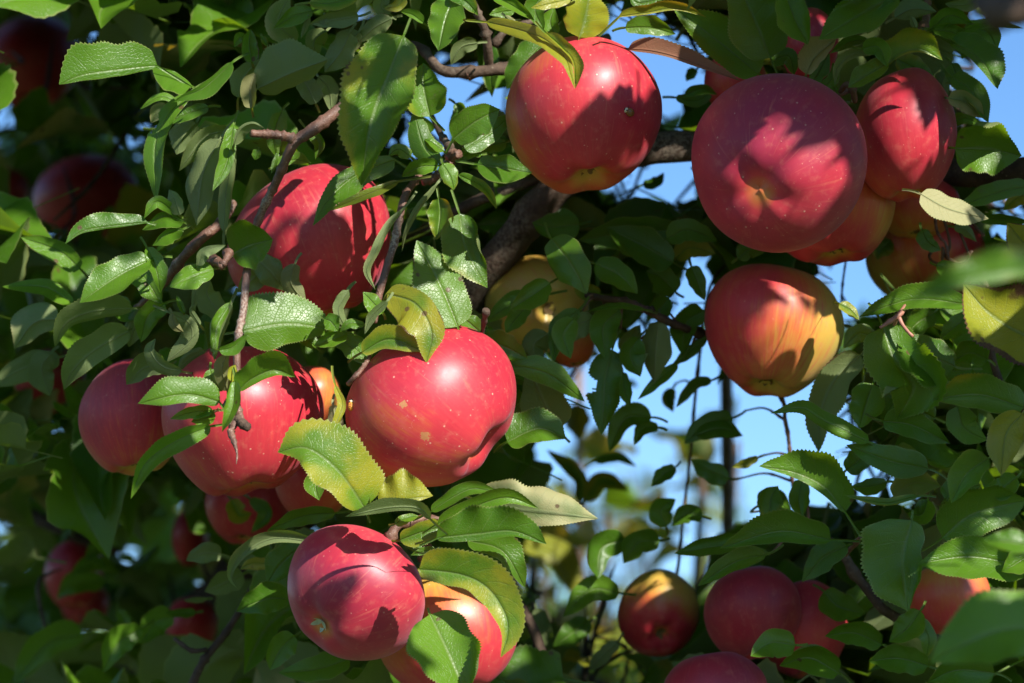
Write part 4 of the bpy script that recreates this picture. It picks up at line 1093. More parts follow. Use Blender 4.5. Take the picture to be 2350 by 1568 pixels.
L(7, '470,520 400,430 310,420', 70, 60, 420, 0)
L(7, '900,740 840,720 800,740', 26, 28, 400, 0)
# lower centre
L(8, '352,382 520,335 712,305', 190, 22, -52, -4, 14, -20, .52, y=.62, b=.22, c=.1, teeth=32)
L(8, '692,460 600,385 400,385 114,445', 30, 62, -58, -6, -10, 20, .5, u=1, y=.2, teeth=30)
L(8, '1010,330 1300,400 1828,458', 190, 92, -2, 0, -4, -30, .38, u=1, y=.2, b=.15, teeth=36)
L(8, '700,405 870,300 1000,255 1208,300', 55, 42, -20, 0, 25, 20)
L(8, '745,492 1000,375 1220,315 1424,388', 70, 52, -30, -4, 18, 14, .5, pet='640,560')
L(8, '735,590 1000,565 1250,545 1478,630', 185, 42, -38, -8, 14, -20, .52, c=.15, pet='620,640', teeth=34)
L(8, '490,602 650,545 848,500', 72, 85, -20, 0, 14, 16, .5, y=.4)
L(8, '945,605 1180,680 1332,925', 130, 66, -18, -4, 14, 12, .42, y=.1, teeth=30)
L(8, '612,800 900,838 1080,930 1195,1100 1212,1240 1168,1395', 190, 95, -58, -6, 14, 8, .42, roll=(0,.6), y=.44, b=.12, c=.1, pet='720,750', teeth=40)
L(8, '690,1105 790,1310 935,1660', 225, 235, -50, -8, 8, 10, .38, y=.15, c=.1, pet='675,1060', teeth=34)
L(8, '455,492 530,455 614,438', 32, 38, -36, 0)
L(8, '720,665 640,680 558,705', 24, 28, -30, 0, y=.2)
L(8, '520,620 620,660 720,650', 34, 34, 12, 0)
L(8, '1320,640 1540,720 1690,1010', 130, 66, 560, 0, 6, 6, y=.95, tilt=(.25,.35), roll=(0,0))
L(8, '2010,600 1850,660 1825,865', 90, 100, 150, 0)
L(8, '2235,610 2100,620 1995,760', 80, 90, 155, 0)
L(8, '2285,505 2250,400 2350,325', 75, 70, 150, 0)
L(8, '2345,110 2260,165 2185,242', 50, 52, 150, 0)
L(8, '1965,960 1780,940 1590,1120', 80, 90, 150, 0)
L(8, '1955,1290 1850,1390 1755,1495', 50, 52, 160, 0, u=1)
L(8, '1770,1150 1650,1230 1520,1320', 80, 80, 190, 0, y=.2)
L(8, '1410,1060 1460,1220 1540,1380', 60, 60, 190, 0, u=1)
L(8, '1705,345 1690,170 1475,-10', 48, 52, 330, 0, y=.45)
L(8, '1745,335 1860,200 2035,270', 66, 58, 380, 0, y=.5)
L(8, '1805,72 1950,40 2085,105', 36, 36, 330, 0, y=.3)
L(8, '1700,1400 1640,1380 1590,1420', 40, 40, 260, 0, y=.8)
L(8, '1800,1420 1720,1420 1690,1390', 30, 30, 260, 0, y=.8)
L(5, '1700,1240 1680,1340 1700,1480', 90, 80, 520, 0, y=.6)
L(5, '1690,900 1760,890 1850,900', 44, 46, 560, 0, y=.8)
L(5, '1990,1120 2040,1090 2095,1120', 26, 28, 560, 0, y=.5)
L(5, '2330,1130 2300,1200 2330,1290', 46, 44, 240, 0, y=.45)

# thin shoots that carry the leaves standing against the sky
WALL = np.vstack([np.hstack([c, np.full((len(c), 1), 0.0)]) for c, z0 in WOOD_PTS])[:, :3]
for (m, h, w, z), (e, ez) in zip(list(leaf_info), stalk_ends):
    if 1280 < m[0] < 1960 and 760 < m[1] < 1330 and z > 30 and z < 300:
        a = np.array(P(e[0], e[1], ez))
        dd = np.linalg.norm(WALL - a, axis=1)
        k = int(np.argmin(dd))
        if .006 < dd[k] < .042:
            bpt = WALL[k]
            mid_ = (a + bpt) / 2 + np.array([0, 0, .10 * dd[k]])
            V_, F_, U_ = tube_np([a, mid_, bpt], [.0005, .0006, .0009], 7, 14, .06, 1, k)
            link('twig', tube_mesh('twig', V_ - a, F_, U_, TWIG), TREE, Vector(a))
# ------------------------------------------------------------------ leaves that fill the trees behind
def leaf_template(seed, teeth):
    rg = np.random.default_rng(seed)
    NB = teeth * 2 + 1
    tc = np.array([-1, -.6, -.2, 0, .2, .6, 1.0])
    s = np.linspace(0, 1, NB)
    f = prof(s, rg.uniform(.34, .46), rg.uniform(1.7, 2.5))
    hw = rg.uniform(.25, .35)
    droop, fold = rg.uniform(.05, .55), rg.uniform(.15, 1.15)
    tw = rg.uniform(-1.1, 1.1); bend = rg.uniform(-.22, .22)
    f = f * (1 + .09 * np.sin(s * rg.uniform(5, 11) + rg.uniform(0, 6.28)) + .05 * np.sin(s * rg.uniform(13, 22) + rg.uniform(0, 6.28)))
    wl_, wr_ = rg.uniform(.8, 1.1, 2); curl = rg.uniform(-.5, .9)
    NP = 4
    S = np.concatenate([np.linspace(-.34, 0, NP + 1)[:-1], s])
    n = len(S)
    V = np.empty((n, 7, 3)); UV = np.empty((n, 7, 2))
    ph, fq, am = rg.uniform(0, 6.28, 2), rg.uniform(1.2, 2.6, 2), rg.uniform(.03, .14)
    for j, t in enumerate(tc):
        ta = abs(t)
        w = np.concatenate([np.full(NP, .016), np.maximum(f, np.where(s < .3, .045, 0)) * hw * np.where(np.arange(NB) % 2, 1 + .05 * ta ** 6, 1.0)])
        w = w * (wl_ if t < 0 else wr_)
        sp = np.clip(S, 0, 1)
        y = t * w * (1 - .12 * ta * max(0, curl) ) + bend * np.sin(math.pi * sp)
        z = -droop * sp ** 2 + .1 * np.minimum(S, 0) + fold * ta * w * .7 + curl * ta ** 3 * w * sp + tw * sp * t * w + am * np.sin(sp * 6.28 * fq[int(t > 0)] + ph[int(t > 0)]) * ta ** 2 * w / hw
        V[:, j, 0] = S; V[:, j, 1] = y; V[:, j, 2] = z
        UV[:, j, 0] = sp; UV[:, j, 1] = .5 + .5 * t * np.where(S < 0, .02, 1)
    i, j = np.meshgrid(np.arange(n - 1), np.arange(6), indexing='ij')
    q = (i * 7 + j).ravel()
    F = np.stack([q, q + 7, q + 8, q + 1], 1)
    return V.reshape(-1, 3), F, UV.reshape(-1, 2)
TPL = [leaf_template(500 + i, 13) for i in range(24)]
TPL_LOW = [leaf_template(700 + i, 5) for i in range(12)]
TPL_MESH = [mesh_np('leaf', *t[:2], LEAF, t[2]) for t in TPL]

SW = np.array(SUNW)
TBVH = [BVHTree.FromPolygons([Vector(v) for v in t_[0]], [tuple(int(k) for k in f) for f in t_[1]]) for t_ in TPL]
def shaded_by(M, k, pts):
    """which of the points lie in the shadow of the leaf M of shape k"""
    Mi = M.inverted()
    A4 = np.array(Mi)
    q = pts @ A4[:3, :3].T + A4[:3, 3]
    d = A4[:3, :3] @ SW
    dn = d / np.linalg.norm(d)
    c = np.array([.35, 0, -.05])
    v = c - q
    al_ = v @ dn
    off = np.linalg.norm(v - al_[:, None] * dn, axis=1)
    idx = np.flatnonzero((off < .85) & (al_ > 0))
    dv = Vector(dn)
    return [i for i in idx if TBVH[k].ray_cast(Vector(q[i]), dv)[0] is not None]

SKY = [(1440, 75, 24), (1500, 110, 36), (1545, 195, 50), (1575, 140, 26), (2320, 90, 60), (2335, 200, 60), (2300, 310, 50), (2255, 200, 24), (2345, 430, 20), (1425, 420, 20), (1590, 430, 20), (1060, 235, 60), (1110, 250, 55), (1000, 300, 40), (950, 320, 30), (985, 350, 26), (1465, 105, 30), (1480, 140, 40), (1530, 190, 55), (1560, 170, 45), (1590, 215, 35), (1530, 405, 38), (1500, 425, 30), (1565, 395, 30), (1330, 430, 14),
       (2330, 150, 80), (2300, 250, 55), (2340, 320, 40), (2260, 240, 30), (2310, 525, 28), (2345, 500, 24), (1975, 660, 45), (1985, 620, 34), (1950, 700, 26), (1600, 640, 36), (1580, 690, 30), (1900, 640, 10), (1960, 620, 30),
       (880, 330, 14), (955, 445, 18), (975, 600, 18), (930, 570, 14), (965, 540, 14),
       (1360, 850, 34), (1400, 930, 50), (1350, 1000, 60), (1450, 920, 60), (1520, 830, 60), (1480, 1010, 50), (1560, 980, 36), (1620, 870, 30), (1720, 920, 55), (1780, 970, 60), (1830, 930, 50), (1730, 1000, 45), (1850, 1000, 34), (1640, 1000, 30), (1570, 1090, 40), (1500, 1090, 60), (1420, 1060, 60), (1380, 1140, 60), (1470, 1170, 60), (1550, 1180, 34), (1630, 1110, 34), (1610, 1190, 40), (1690, 1190, 22), (1400, 1210, 36), (1740, 1080, 20), (1880, 1160, 14), (2040, 1120, 34), (2010, 1090, 26), (1310, 980, 20), (1960, 950, 14), (1640, 1260, 30),
       (255, 225, 22), (235, 200, 16), (300, 235, 14), (285, 240, 12), (412, 380, 20), (420, 420, 16), (390, 375, 14), (45, 1110, 18), (98, 1300, 18), (335, 80, 10), (170, 55, 14), (20, 240, 16), (250, 105, 10), (165, 1060, 10), (325, 790, 12), (80, 1170, 10), (190, 1215, 14), (495, 1210, 16), (230, 1170, 10), (85, 325, 12), (140, 1020, 10), (10, 1180, 10), (420, 1130, 10)]
SK = np.array([(x, y, r * (.45 if x < 620 else 1.0)) for x, y, r in SKY], float)
AP = [(a['px'], a['z'], a['loc'], a['r']) for a in apples]
HL = [(m, h, w, z) for (m, h, w, z) in leaf_info]

def hits_sky(pts, pad=4):
    for (x, y, z) in pts:
        if np.any((SK[:, 0] - x) ** 2 + (SK[:, 1] - y) ** 2 < (SK[:, 2] + pad) ** 2):
            return True
    return False
def hides_apple(pts, ctr):
    for (p, z, loc, r) in AP:
        if (ctr - loc).length < r + .030: return True
        for (x, y, zz) in pts:
            if zz < z + 25 and ((x - p[0]) / p[2]) ** 2 + ((y - p[1]) / p[3]) ** 2 < .98:
                return True
    return False
WOODP = [(1120, 610, 55), (1170, 550, 58), (1220, 490, 58), (1270, 440, 50), (1530, 338, 50), (1085, 675, 45), (1560, 345, 40), (1085, 470, 26), (1130, 445, 24), (1060, 160, 26), (1110, 158, 26)]
def hides_hand_made(pts):
    """in front of the limb or of a leaf set out by hand"""
    for (x, y, z) in pts:
        for (a, b, r) in WOODP:
            if z < 135 and (x - a) ** 2 + (y - b) ** 2 < r * r: return True
        for (m, h, w, zl) in HL:
            if zl > z - 10 and (x - m[0]) ** 2 + (y - m[1]) ** 2 < (.5 * (h + w) + (28 if zl > 100 else 0)) ** 2: return True
    return False
def leaf_frame(base, direction, normal, length):
    x = direction.normalized()
    z = (normal - x * normal.dot(x)).normalized()
    y = z.cross(x)
    return Matrix(((x.x * length, y.x * length, z.x * length, base.x), (x.y * length, y.y * length, z.y * length, base.y), (x.z * length, y.z * length, z.z * length, base.z), (0, 0, 0, 1)))
def leaf_points(M):
    return [project(M @ Vector(q)) for q in ((0, 0, 0), (.5, .28, -.03), (.5, -.28, -.03), (1.0, 0, -.15), (.25, .25, 0), (.25, -.25, 0), (.75, .18, -.1), (.75, -.18, -.1), (.5, 0, -.05))]
def spur_leaves(c, rg, n, lmin=.050, lmax=.084):
    out = []
    a0 = rg.uniform(0, 6.28)
    for k in range(n):
        az = a0 + k * 2.4 + rg.uniform(-.4, .4)
        el = rg.uniform(-.95, .45)
        d = Vector((math.cos(az) * math.cos(el), math.sin(az) * math.cos(el), math.sin(el)))
        nrm = Vector((rg.normal(0, .45), rg.normal(0, .45), 1.0)) + Vector(SUNW) * .35
        l = rg.uniform(lmin, lmax)
        base = c + d * l * .36
        out.append(leaf_frame(base, d, nrm, l))
    return out
def join_leaves(name, mats, parent, tpl, color, rg):
    """many leaves too small or too hidden to pick apart, as one mesh"""
    if not mats: return None
    Vs, Fs, Us, o = [], [], [], 0
    for M in mats:
        M, k = M if isinstance(M, tuple) else (M, rg.integers(len(tpl)))
        V, F, U = tpl[k]
        A4 = np.array(M)
        Vs.append(V @ A4[:3, :3].T + A4[:3, 3]); Fs.append(F + o); Us.append(U); o += len(V)
    ob = link(name, mesh_np(name, np.vstack(Vs), np.vstack(Fs), LEAF, np.vstack(Us)), parent)
    ob.color = color
    tag(ob, kind='stuff')
    return ob

def in_frame(pts):
    return any(-20 < x < 2370 and -20 < y < 1590 for x, y, z in pts)
rg = np.random.default_rng(5)
near, far, sticks = [], [], []
cover = np.zeros((34, 49))
cover[21:32, 24:34] = 5       # low in the middle the next row shows through
cover[17:27, 27:39] = 9
def mark(pts):
    for (x, y, z) in pts:
        i, j = int((y + 50) // 50), int((x + 50) // 50)
        if 0 <= i < 34 and 0 <= j < 49: cover[i, j] += 1
def allow_region(x, y):
    # the open sky low in the middle keeps only the leaves placed there by hand
    return not (1330 < x < 1900 and 800 < y < 1230)
for tries in range(9000):
    if tries < 480:
        x, y = rg.uniform(-420, 2760), rg.uniform(-420, 1980)
    else:
        i, j = np.unravel_index(np.argmin(cover + rg.uniform(0, 2.2, cover.shape) + (np.add.outer(np.arange(34), np.arange(49)) < 0)), cover.shape)
        x, y = j * 50 - 50 + rg.uniform(0, 50), i * 50 - 50 + rg.uniform(0, 50)
        cover[i, j] += .25
        if hits_sky([(x, y, 0)], 0): cover[i, j] += 1; continue
    left = x < 620 or y > 1200
    u = rg.random()
    if x < 900:
        z = 90 + 1050 * u ** 1.15
    elif x < 1330:
        z = 90 + 700 * u ** 1.4
    else:
        z = 70 + 420 * u ** 1.5
    if rg.random() < .12: z = 700 + 900 * rg.random()
    c = P(x, y, z)
    got = 0
    for M in spur_leaves(c, rg, int(rg.integers(4, 7))):
        pts = leaf_points(M)
        if min(p[2] for p in pts) < 62: continue
        if 1180 < pts[8][0] < 1640 and pts[8][1] > 980 and rg.random() < .85: continue
        if hits_sky(pts, 36 if pts[8][0] > 900 else 4): continue
        if hides_hand_made(pts): continue
        if hides_apple(pts, M @ Vector((.5, 0, 0))): continue
        if not allow_region(*pts[8][:2]): continue
        if any(1370 < a < 1860 and 840 < b < 1200 for a, b, _ in pts): continue
        (near if z < 480 else far).append((M, pts))
        mark(pts)
        got += 1
    if got and not hits_sky([project(c)]) and allow_region(*project(c)[:2]):
        sticks.append((c, z))
    if len(near) + len(far) > 3000: break
print('fill leaves', len(near), len(far), 'tries', tries)

def deal(items, parent, limit, rg):
    """the largest ones in view as parts, all others joined"""
    sc = []
    for k, (M, pts) in enumerate(items):
        big = math.hypot(pts[0][0] - pts[3][0], pts[0][1] - pts[3][1]) * math.hypot(pts[1][0] - pts[2][0], pts[1][1] - pts[2][1])
        hid = 1.0
        x, y, z = pts[8]
        if not in_frame(pts): hid = 0.0
        for (p, za, loc, r) in AP:
            if za < z and ((x - p[0]) / p[2]) ** 2 + ((y - p[1]) / p[3]) ** 2 < 1: hid *= .02
        for (m, h, w, zl) in HL:
            if (x - m[0]) ** 2 + (y - m[1]) ** 2 < (min(h, w * 1.2)) ** 2: hid *= .15
        sc.append(big * hid / (1 + max(0, z) / 500))
    order = np.argsort(-np.array(sc))
    rest = []
    for n, k in enumerate(order):
        M = items[k][0]
        if n < limit and sc[k] > 200:
            o = link('leaf', TPL_MESH[rg.integers(len(TPL_MESH))], parent)
            o.matrix_world = M
            q = rg.random()
            o.color = (rg.uniform(.3, .75) if q < .16 else 0, rg.uniform(.1, .3) if rg.random() < .2 else 0, 0, 1)
        else:
            rest.append(M)
    return rest
# the next row stands in the sun: nothing out of the picture may take it
FARK = np.array([P(x, y, z) for x in range(1180, 1640, 90) for y in (1020, 1150, 1280, 1400) for z in (560, 1150, 1600)] + [P(1664, y, 556) for y in range(890, 1290, 40)] + [P(1325, y, 1296) for y in range(860, 1200, 60)])
FARL = np.array([P(x, y, 556) for x, y in ((1240, 1275), (1270, 1285), (1300, 1290), (1310, 1330), (1280, 1270))])
def bars_sun(M, pts):
    inside = any(-60 < x < 2410 and -60 < y < 1630 for x, y, z in pts)
    if inside and (pts[8][2] < 200 or pts[8][2] > 700): return False
    A4 = np.array(M.inverted())
    q = (FARL if inside else np.vstack([FARK, FARL])) @ A4[:3, :3].T + A4[:3, 3]
    d = A4[:3, :3] @ SW; dn = d / np.linalg.norm(d)
    v = np.array([.4, 0, -.1]) - q
    al_ = v @ dn
    return bool(((np.linalg.norm(v - al_[:, None] * dn, axis=1) < .62) & (al_ > 0)).any())
near = [q for q in near if not bars_sun(*q)]
far = [q for q in far if not bars_sun(*q)]
rest1 = deal(near, TREE, 300 - len(hand_leaves), rg)
rest2 = deal(far, TREE2, 300, rg)

# stalk ends that carry the leaf rosettes
def stick_mesh(items, parent, name, rg):
    Vs, Fs, o = [], [], 0
    for c, z in items:
        if z < 260: continue
        b = c + Vector((rg.uniform(-.06, .06), rg.uniform(.03, .10), rg.uniform(.02, .10)))
        if hits_sky([project(b), project((b + c) / 2)], 30): continue
        x_, y_, _ = project(b)
        if 1250 < x_ < 1950 and 760 < y_ < 1290: continue
        V, F, U = tube_np([c, (c + b) / 2 + Vector((rg.uniform(-.015, .015), 0, rg.uniform(-.015, .015))), b], [.0009, .0014, .0016, .0003], 5, 8, .08)
        Vs.append(V); Fs += [tuple(k + o for k in f) for f in F]; o += len(V)
    if Vs:
        V = np.vstack(Vs)
        ob = link(name, tube_mesh(name, V, Fs, np.zeros((len(V), 2)), BARK), parent)
        tag(ob, kind='stuff')
stick_mesh([q for q in sticks if q[1] < 480], TREE, 'twigs', rg)
stick_mesh([q for q in sticks if q[1] >= 480], TREE2, 'twigs', rg)

# ------------------------------------------------------------------ unseen leaves added towards the sun to cast shade, and the crown above
LIT = """
?.....????LL?L?L...??..?
.LLLL?....L?LLLL......??
...LL?.?..LLLL..??..LL??
...?LLL?..LLLL.LL?L.LL??
...?..LLL?LL??....LL????
.LLL?.L?L?L....?........
.LLLLLL?L??L......????.L
.?..?LLLLLL?.....LLL.L.L
....LLL?LLLL.....?LL...?
...?LLLLLLLL?..........?
...LLLLLLLLL?.....LL....
...L?LL?LLLLL?..?.L.....
..?.?..LLLLLLL???......L
..?.....?LLLL?.?......LL
?.......?LLLL...........
L?.....??.LLL...?.......
""".split()
SHADE_PTS = """1395,215 1350,270 1300,320 1270,335 1470,285 1440,335 1400,260 1340,340 1430,300 1390,330 1510,240 1495,310 1360,400 1300,395
1650,220 1750,215 1850,235 1900,290 1935,345 1640,320 1630,420 1690,540 1800,430 1785,460 1850,540 1700,470 1760,500 1690,250 1800,250 1870,300
2050,185 2120,225 2150,400 2090,420 2170,390 2020,400
560,450 620,540 700,590 780,560 760,650 600,480 700,500 820,600 860,620
460,830 430,1000 700,1090 640,1100 230,950 300,900 300,1020 250,1030 350,1050
780,1290 740,1370 810,1250 945,1400 910,1470 720,1430 780,1400 850,1480 770,1340
1700,650 1660,740 1700,850 1780,890 1850,720 1640,800 1750,640 1830,760 1720,690
1200,650 1260,640 1180,720 1300,780 1240,720 1220,760 2150,1380 2190,1400 2120,1350 2120,1150 1700,1350 1760,1450 1650,1400 1850,1400 1900,1480 1640,1540 1700,1560 1580,1560 1480,1340 1530,1340 1500,1420 1560,1400
1900,480 1940,560 2030,440 2090,500 2080,600 1840,590"""
LIT_PTS = """1400,140 1330,150 1280,200 1255,270 1480,190 1450,160 1240,330 1480,360 1430,390 1360,180 1320,220
1780,285 1740,335 1715,370 1770,350 1840,385 1885,420 1870,465 1925,395 1800,370
2050,240 2010,290 2070,300 2030,340 2160,290 2130,340 2100,340 2000,240
660,415 700,440 640,450 740,425 850,480 862,520 690,400 760,410
600,900 650,880 560,920 690,960 600,1000 560,1050 520,1090 640,960 700,900 560,980
1040,870 960,860 1080,950 1100,880 900,880 880,960 980,980 1040,1040 940,1060 1120,960 850,900 870,1040 1000,920
900,1290 880,1330 930,1270 880,1390 850,1420 910,1330 700,1270 895,1240 870,1260 925,1360 860,1335 940,1320
1100,1450 1140,1500 1060,1430 1110,1400
1780,720 1810,700 1760,760 1885,740 1905,780 1870,820 1790,740
700,720 640,730 620,770 700,750 660,780 740,740
200,140 250,130 300,150 190,160 400,200 430,190 1090,270 1060,290 1110,250 1100,300
760,1030 720,1010 800,1090 820,1120 680,1030 780,1060 350,900 400,910 440,900 480,920
900,1130 950,1120 1100,1180 1150,1210 1200,1190 1050,1200 1240,1170 1000,1230 1130,1270 1180,1330 1060,1290 1150,1400
930,680 980,690 960,740 900,720 1020,650 1040,690 300,550 260,590 220,600 330,560 250,640 180,520 220,510
2280,680 2260,620 2300,720 1800,1065 1780,1060 2160,1290 2180,1300 2290,1235 2250,355 2270,330 2150,465 2200,490 2180,480 1280,1290 1330,1280 1350,1320"""
SX = np.array([[float(v) for v in q.split(',')] for q in SHADE_PTS.split()])
LX = np.array([[float(v) for v in q.split(',')] for q in LIT_PTS.split()])
def surface_z(x, y):
    """the nearest apple or leaf that shows at this place, millimetres from the plane of focus"""
    best = 60.0
    for (p, z, loc, r) in AP:
        e = ((x - p[0]) / p[2]) ** 2 + ((y - p[1]) / p[3]) ** 2
        if e < 1: best = min(best, z - r * 1000 * math.sqrt(1 - e))
    for (m, h, w, z) in HL:
        if (x - m[0]) ** 2 + (y - m[1]) ** 2 < (min(h, w) * .8) ** 2: best = min(best, z)
    return best
need, keep = [], []
for i in range(16):
    for j in range(24):
        for (a, b) in [(u_, v_) for u_ in (.1, .37, .63, .9) for v_ in (.1, .37, .63, .9)]:
            x, y = (j + a) * 98, (i + b) * 98
            if (.2 < a < .5) == (.2 < b < .5) and LIT[i][j] == '.' and not (x < 330 and y < 560) and (len(LX) == 0 or np.min((LX[:, 0] - x) ** 2 + (LX[:, 1] - y) ** 2) > 70 ** 2): need.append((x, y, surface_z(x, y)))
            if LIT[i][j] == 'L' and np.min((SX[:, 0] - x) ** 2 + (SX[:, 1] - y) ** 2) > 70 ** 2: keep.append((x, y, surface_z(x, y)))
need += [(x, y, surface_z(x, y)) for x, y in SX] * 2
need += [(x, y, -62) for x, y in ((860, 150), (880, 200), (850, 250), (830, 300), (900, 120), (820, 350), (870, 330), (930, 190), (800, 250), (900, 270), (850, 100), (920, 140))] * 4
keep += [(x, y, surface_z(x, y)) for x, y in LX]
bpy.context.view_layer.update()
DG = bpy.context.evaluated_depsgraph_get()
def on_surface(q):
    """the point of the scene that is seen there, a hair in front of its surface"""
    ray = (P(q[0], q[1], 0) - CAM).normalized()
    ok, h, n, _, ob, _ = scene.ray_cast(DG, CAM, ray, distance=4.0)
    if not ok: return P(*q)
    return h - ray * .0015
deep = []
while len(deep) < 110:
    x, y = rg.uniform(-60, 2350), rg.uniform(0, 1600)
    if x < 340 and y < 560: continue
    if x < 640 or (y > 1200 and (x < 1150 or x > 1680)) or (x > 1950 and y > 700): deep.append(P(x, y, rg.uniform(150, 850)))
NEED = np.array([on_surface(q) for q in need] + deep)
KEEP = []
for q in keep[:-len(LX)]: KEEP.append(on_surface(q))
for (x, y) in LX:
    for (a, b) in ((0, 0), (22, 0), (-22, 0), (0, 22), (0, -22)): KEEP.append(on_surface((x + a, y + b, 0)))
KEEP = np.array(KEEP)
shade = []  # leaves added out of view, each placed for the shadow it throws
got = np.zeros(len(NEED))
PRI = np.arange(len(need) - 48, len(need))
fails = np.zeros(len(NEED))
for tries in range(26000):
    free = np.flatnonzero((got < 2.0) & (fails < 70))
    if tries < 2500: free = PRI[got[PRI] < 2.0] if (got[PRI] < 2.0).any() else free
    if len(free) == 0: break
    k = free[rg.integers(len(free))]
    if tries >= 2500: fails[k] += 1
    q = Vector(NEED[k])
    p = q + SUNW * rg.uniform(.07, .85)
    l = rg.uniform(.036, .066)
    az, el = rg.uniform(0, 6.28), rg.uniform(-1.0, .4)
    dr = Vector((math.cos(az) * math.cos(el), math.sin(az) * math.cos(el), math.sin(el)))
    M = leaf_frame(p - dr * l * rg.uniform(.15, .8), dr, Vector((rg.normal(0, .5), rg.normal(0, .5), .8)) + Vector(SUNW) * .9, l)
    pts = leaf_points(M) + [project(M @ Vector((-.34, 0, -.03)))]
    if any(-40 < a < 2390 and -40 < b < 1608 for a, b, _ in pts): continue
    if min(c[2] for c in pts) < -1150: continue
    ti = int(rg.integers(len(TPL)))
    sh = shaded_by(M, ti, NEED)
    if not sh: continue
    if shaded_by(M, ti, KEEP): continue
    if bars_sun(M, pts): continue
    got[sh] += 1
    shade.append((M, ti))
print('crown leaves towards the sun', len(shade), 'tries', tries, 'unshaded', int((got == 0).sum()), len(NEED))
above = []
for tries in range(800):
    x, y, z = rg.uniform(-1200, 3400), rg.uniform(-1500, -60), rg.uniform(90, 620)
    for M in spur_leaves(P(x, y, z), rg, 5):
        pts = leaf_points(M)
        if any(-15 < a < 2365 and -15 < b < 1583 for a, b, _ in pts): continue
        if bars_sun(M, pts): continue
        above.append(M)
join_leaves('foliage', rest1 + shade, TREE, TPL, (.12, .05, 0, 1), rg)  # fill leaves together with the added unseen ones that cast shade
join_leaves('foliage', rest2, TREE2, TPL, (.12, .03, 0, 1), rg)
join_leaves('crown', above, TREE, TPL_LOW, (.1, .03, 0, 1), rg)

# trunks and boughs out of the picture
def bough(parent, name, W, rr, seed, n=40, sides=14):
    V, F, U = tube_np([np.array(w) for w in W], rr, sides, n, .05, 5, seed)
    b = V[0].copy()
    return link(name, tube_mesh(name, V - b, F, U, BARK), parent, Vector(b))
root = P(470, 1420, 620)
bough(TREE, 'trunk', [(root.x - .10, root.y + .30, -.1), (root.x - .07, root.y + .24, .5), (root.x - .03, root.y + .12, 1.0), root], [.085, .065, .055, .034], 70)
r2 = P(-300, 900, 900)
bough(TREE2, 'trunk', [(r2.x - .1, r2.y + .5, -.1), (r2.x, r2.y + .4, .9), r2, P(-200, -400, 900), P(300, -1500, 1000)], [.09, .07, .06, .045, .03], 71, 60)
bough(TREE, 'branch', [P(2700, 330, 60), P(3000, 100, -100), P(3150, -300, -350), P(3300, -900, -450)], [.0115, .010, .008, .005], 72)

# ------------------------------------------------------------------ ground, stakes, the next row and the wood beyond
g = NT('grass_ground')
geo = g.t.nodes.new('ShaderNodeNewGeometry')
n1 = g.noise(geo.outputs['Position'], 2.2, 4, .6); n2 = g.noise(geo.outputs['Position'], 45.0, 4, .7)
gc = g.mix(n1, (.045, .075, .018), (.105, .12, .035))
gc = g.mix(g.ss(n2, .5, .75), gc, (.16, .14, .06))
GM = g.surf(g.n('BsdfPrincipled', 0, Base_Color=gc, Roughness=.9, Normal=g.bump(n2, .8, .03)))
V = [(-1, -1, 0), (1, -1, 0), (1, 1, 0), (-1, 1, 0)]
tag(link('ground', mesh_np('ground', np.array(V) * 900.0, [(0, 1, 2, 3)], GM, None, False)), kind='structure')

STEEL = bark_material('rusty_steel', (.15, .092, .066), (.32, .21, .155), (.40, .30, .24), .6, .5, .4)
def stake(label, x, z, rad, ytop):
    p = P(x, 1000, z); tp = P(x, ytop, z)
    V, F, U = tube_np([(p.x, p.y, -.2), (p.x, p.y, .9), (p.x + .0005, p.y, 1.5), (p.x, p.y, tp.z)], [rad] * 4, 12, 40, .015, 0, 3)
    o = bpy.data.objects.new('stake', None); COL.objects.link(o)
    o.location = (p.x, p.y, 0)
    V = V - np.array([p.x, p.y, 0])
    link('shaft', tube_mesh('shaft', V, F, U, STEEL), o)
    for h in np.arange(.35, tp.z - .02, .17):                # raised ribs along the bar
        V2, F2, U2 = tube_np([(0, 0, h), (0, 0, h + .006), (0, 0, h + .012)], [rad * 1.12, rad * 1.3, rad * 1.12], 10, 5)
        link('collar', tube_mesh('collar', V2, F2, U2, STEEL), o)
    tag(o, label, 'stake', 'stakes between the trees')
stake('brown rusty stake standing upright in the sky gap under the orange and yellow apple', 1668, 560, .0042, 640)
stake('thin pale blurred stake in the sky gap left of the brown rusty one', 1329, 1300, .0040, 830)

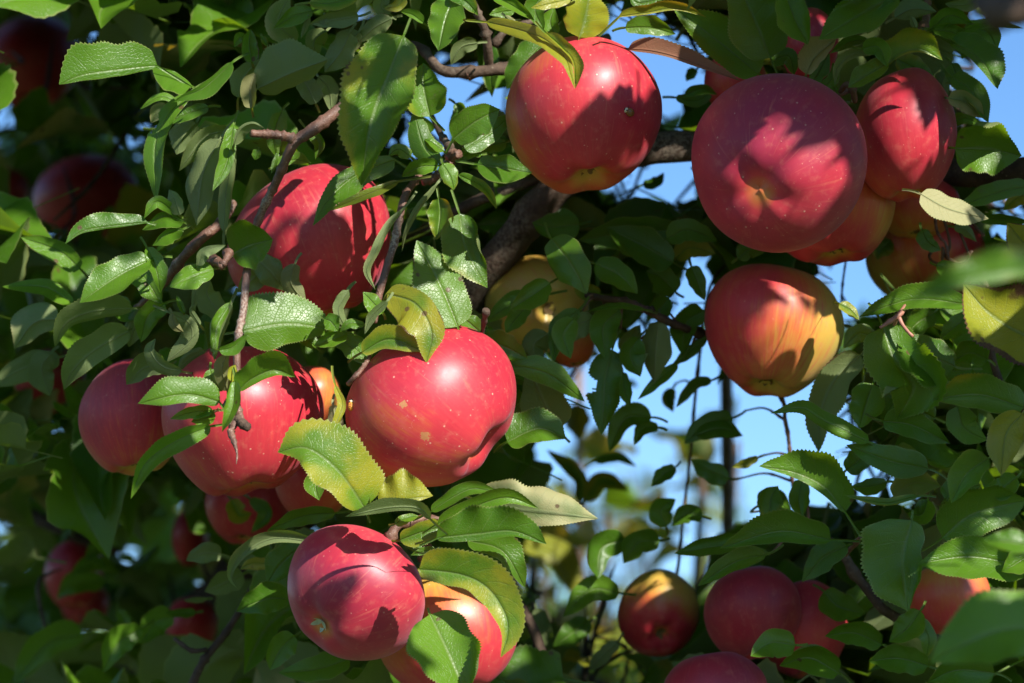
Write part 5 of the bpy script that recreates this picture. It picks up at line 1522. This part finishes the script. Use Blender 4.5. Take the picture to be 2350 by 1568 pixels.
def back_tree(name, label, x, depth, top_y, spread, n, seed, yel, group, lmin=.05, lmax=.075):
    """a small tree of the next row: a trunk, rods going up and leaves along them"""
    rg = np.random.default_rng(seed)
    t = bpy.data.objects.new(name, None); COL.objects.link(t)
    z = (depth - D) * 1000
    b = P(x, 784, z); t.location = (b.x, b.y, 0)
    tag(t, label, 'tree', group)
    tp = P(x, top_y, z)
    Hh = tp.z
    bough(t, 'trunk', [(0, 0, -.1), (.02, .01, Hh * .3), (0.0, .03, Hh * .62), (.03, 0, Hh * .9)], [.05, .038, .022, .006], seed, 30, 10)
    mats = []
    nr = max(6, n // 28)
    for k in range(nr):
        a, h0 = rg.uniform(0, 6.28), Hh * rg.uniform(.25, .7)
        e = rg.uniform(.25, 1.0) * spread
        q = [np.array((0, 0, h0)), np.array((math.cos(a) * e * .55, math.sin(a) * e * .55, h0 + (Hh - h0) * .35)), np.array((math.cos(a) * e, math.sin(a) * e, h0 + (Hh - h0) * rg.uniform(.6, 1.02)))]
        bough(t, 'branch', q, [.014, .008, .003], seed + k, 16, 7)
        c = crom(q, 40)
        for m in range(n // nr):
            i = int(rg.integers(6, 40))
            p = Vector(c[i])
            az, el = rg.uniform(0, 6.28), rg.uniform(-.7, .7)
            d = Vector((math.cos(az) * math.cos(el), math.sin(az) * math.cos(el), math.sin(el)))
            l = rg.uniform(lmin, lmax)
            M = leaf_frame(p + d * l * .35, d, Vector((rg.normal(0, .5), rg.normal(0, .5), 1)), l)
            mats.append(M)
    # the ones that show largest, one by one; the others joined
    sc = [(math.hypot(*(np.array(leaf_points(Matrix.Translation(t.location) @ M)[0][:2]) - np.array(leaf_points(Matrix.Translation(t.location) @ M)[3][:2]))) if in_frame(leaf_points(Matrix.Translation(t.location) @ M)) else 0, k) for k, M in enumerate(mats)]
    sc.sort(reverse=True)
    rest = []
    for m, (s, k) in enumerate(sc):
        if m < 40 and s > 20:
            o = link('leaf', TPL_MESH[rg.integers(len(TPL_MESH))], t)
            o.matrix_local = mats[k]
            o.color = (yel if rg.random() < .6 else yel * .4, .1, 0, 1)
        else: rest.append(mats[k])
    f = join_leaves('foliage', rest, t, TPL_LOW, (yel, .05, 0, 1), rg)
    return t
NB = 'young trees of the next row'
back_tree('apple_tree', 'blurred young apple tree with yellow green leaves low behind the sky gap', 1280, 2.75, 1000, .20, 330, 81, .55, NB)
back_tree('apple_tree', 'blurred young apple tree with sparse upright shoots in the sky gap', 1460, 3.1, 1040, .22, 170, 82, .50, NB)
back_tree('apple_tree', 'blurred pale tree far behind the brown stake', 1650, 7.5, 1060, .50, 600, 83, .40, NB)
back_tree('apple_tree', 'blurred leafy tree behind the half yellow apple', 1420, 3.4, 1230, .34, 620, 84, .50, NB)
back_tree('apple_tree', 'blurred sunlit tree far behind the dark red fruit at lower right', 1950, 5.0, 1230, .7, 800, 85, .35, NB)
back_tree('apple_tree', 'blurred tree of the next row far behind the bottom centre apple', 980, 4.0, 1150, .6, 800, 86, .45, NB)
# far wood
rgw = np.random.default_rng(9)
WOODM = []
for k in range(2600):
    x = rgw.uniform(-30, 30); y = rgw.uniform(52, 70)
    h = 5.4 + 1.6 * math.sin(x * .55) + 1.1 * math.sin(x * 1.7 + 1)
    c = Vector((x, y, h * rgw.random() ** .45))
    for M in spur_leaves(c, rgw, 3, .55, .95): WOODM.append(M)
wood = join_leaves('far_wood', WOODM, None, TPL_LOW, (.35, .0, 0, 1), rgw)
print('objects', len(bpy.data.objects))
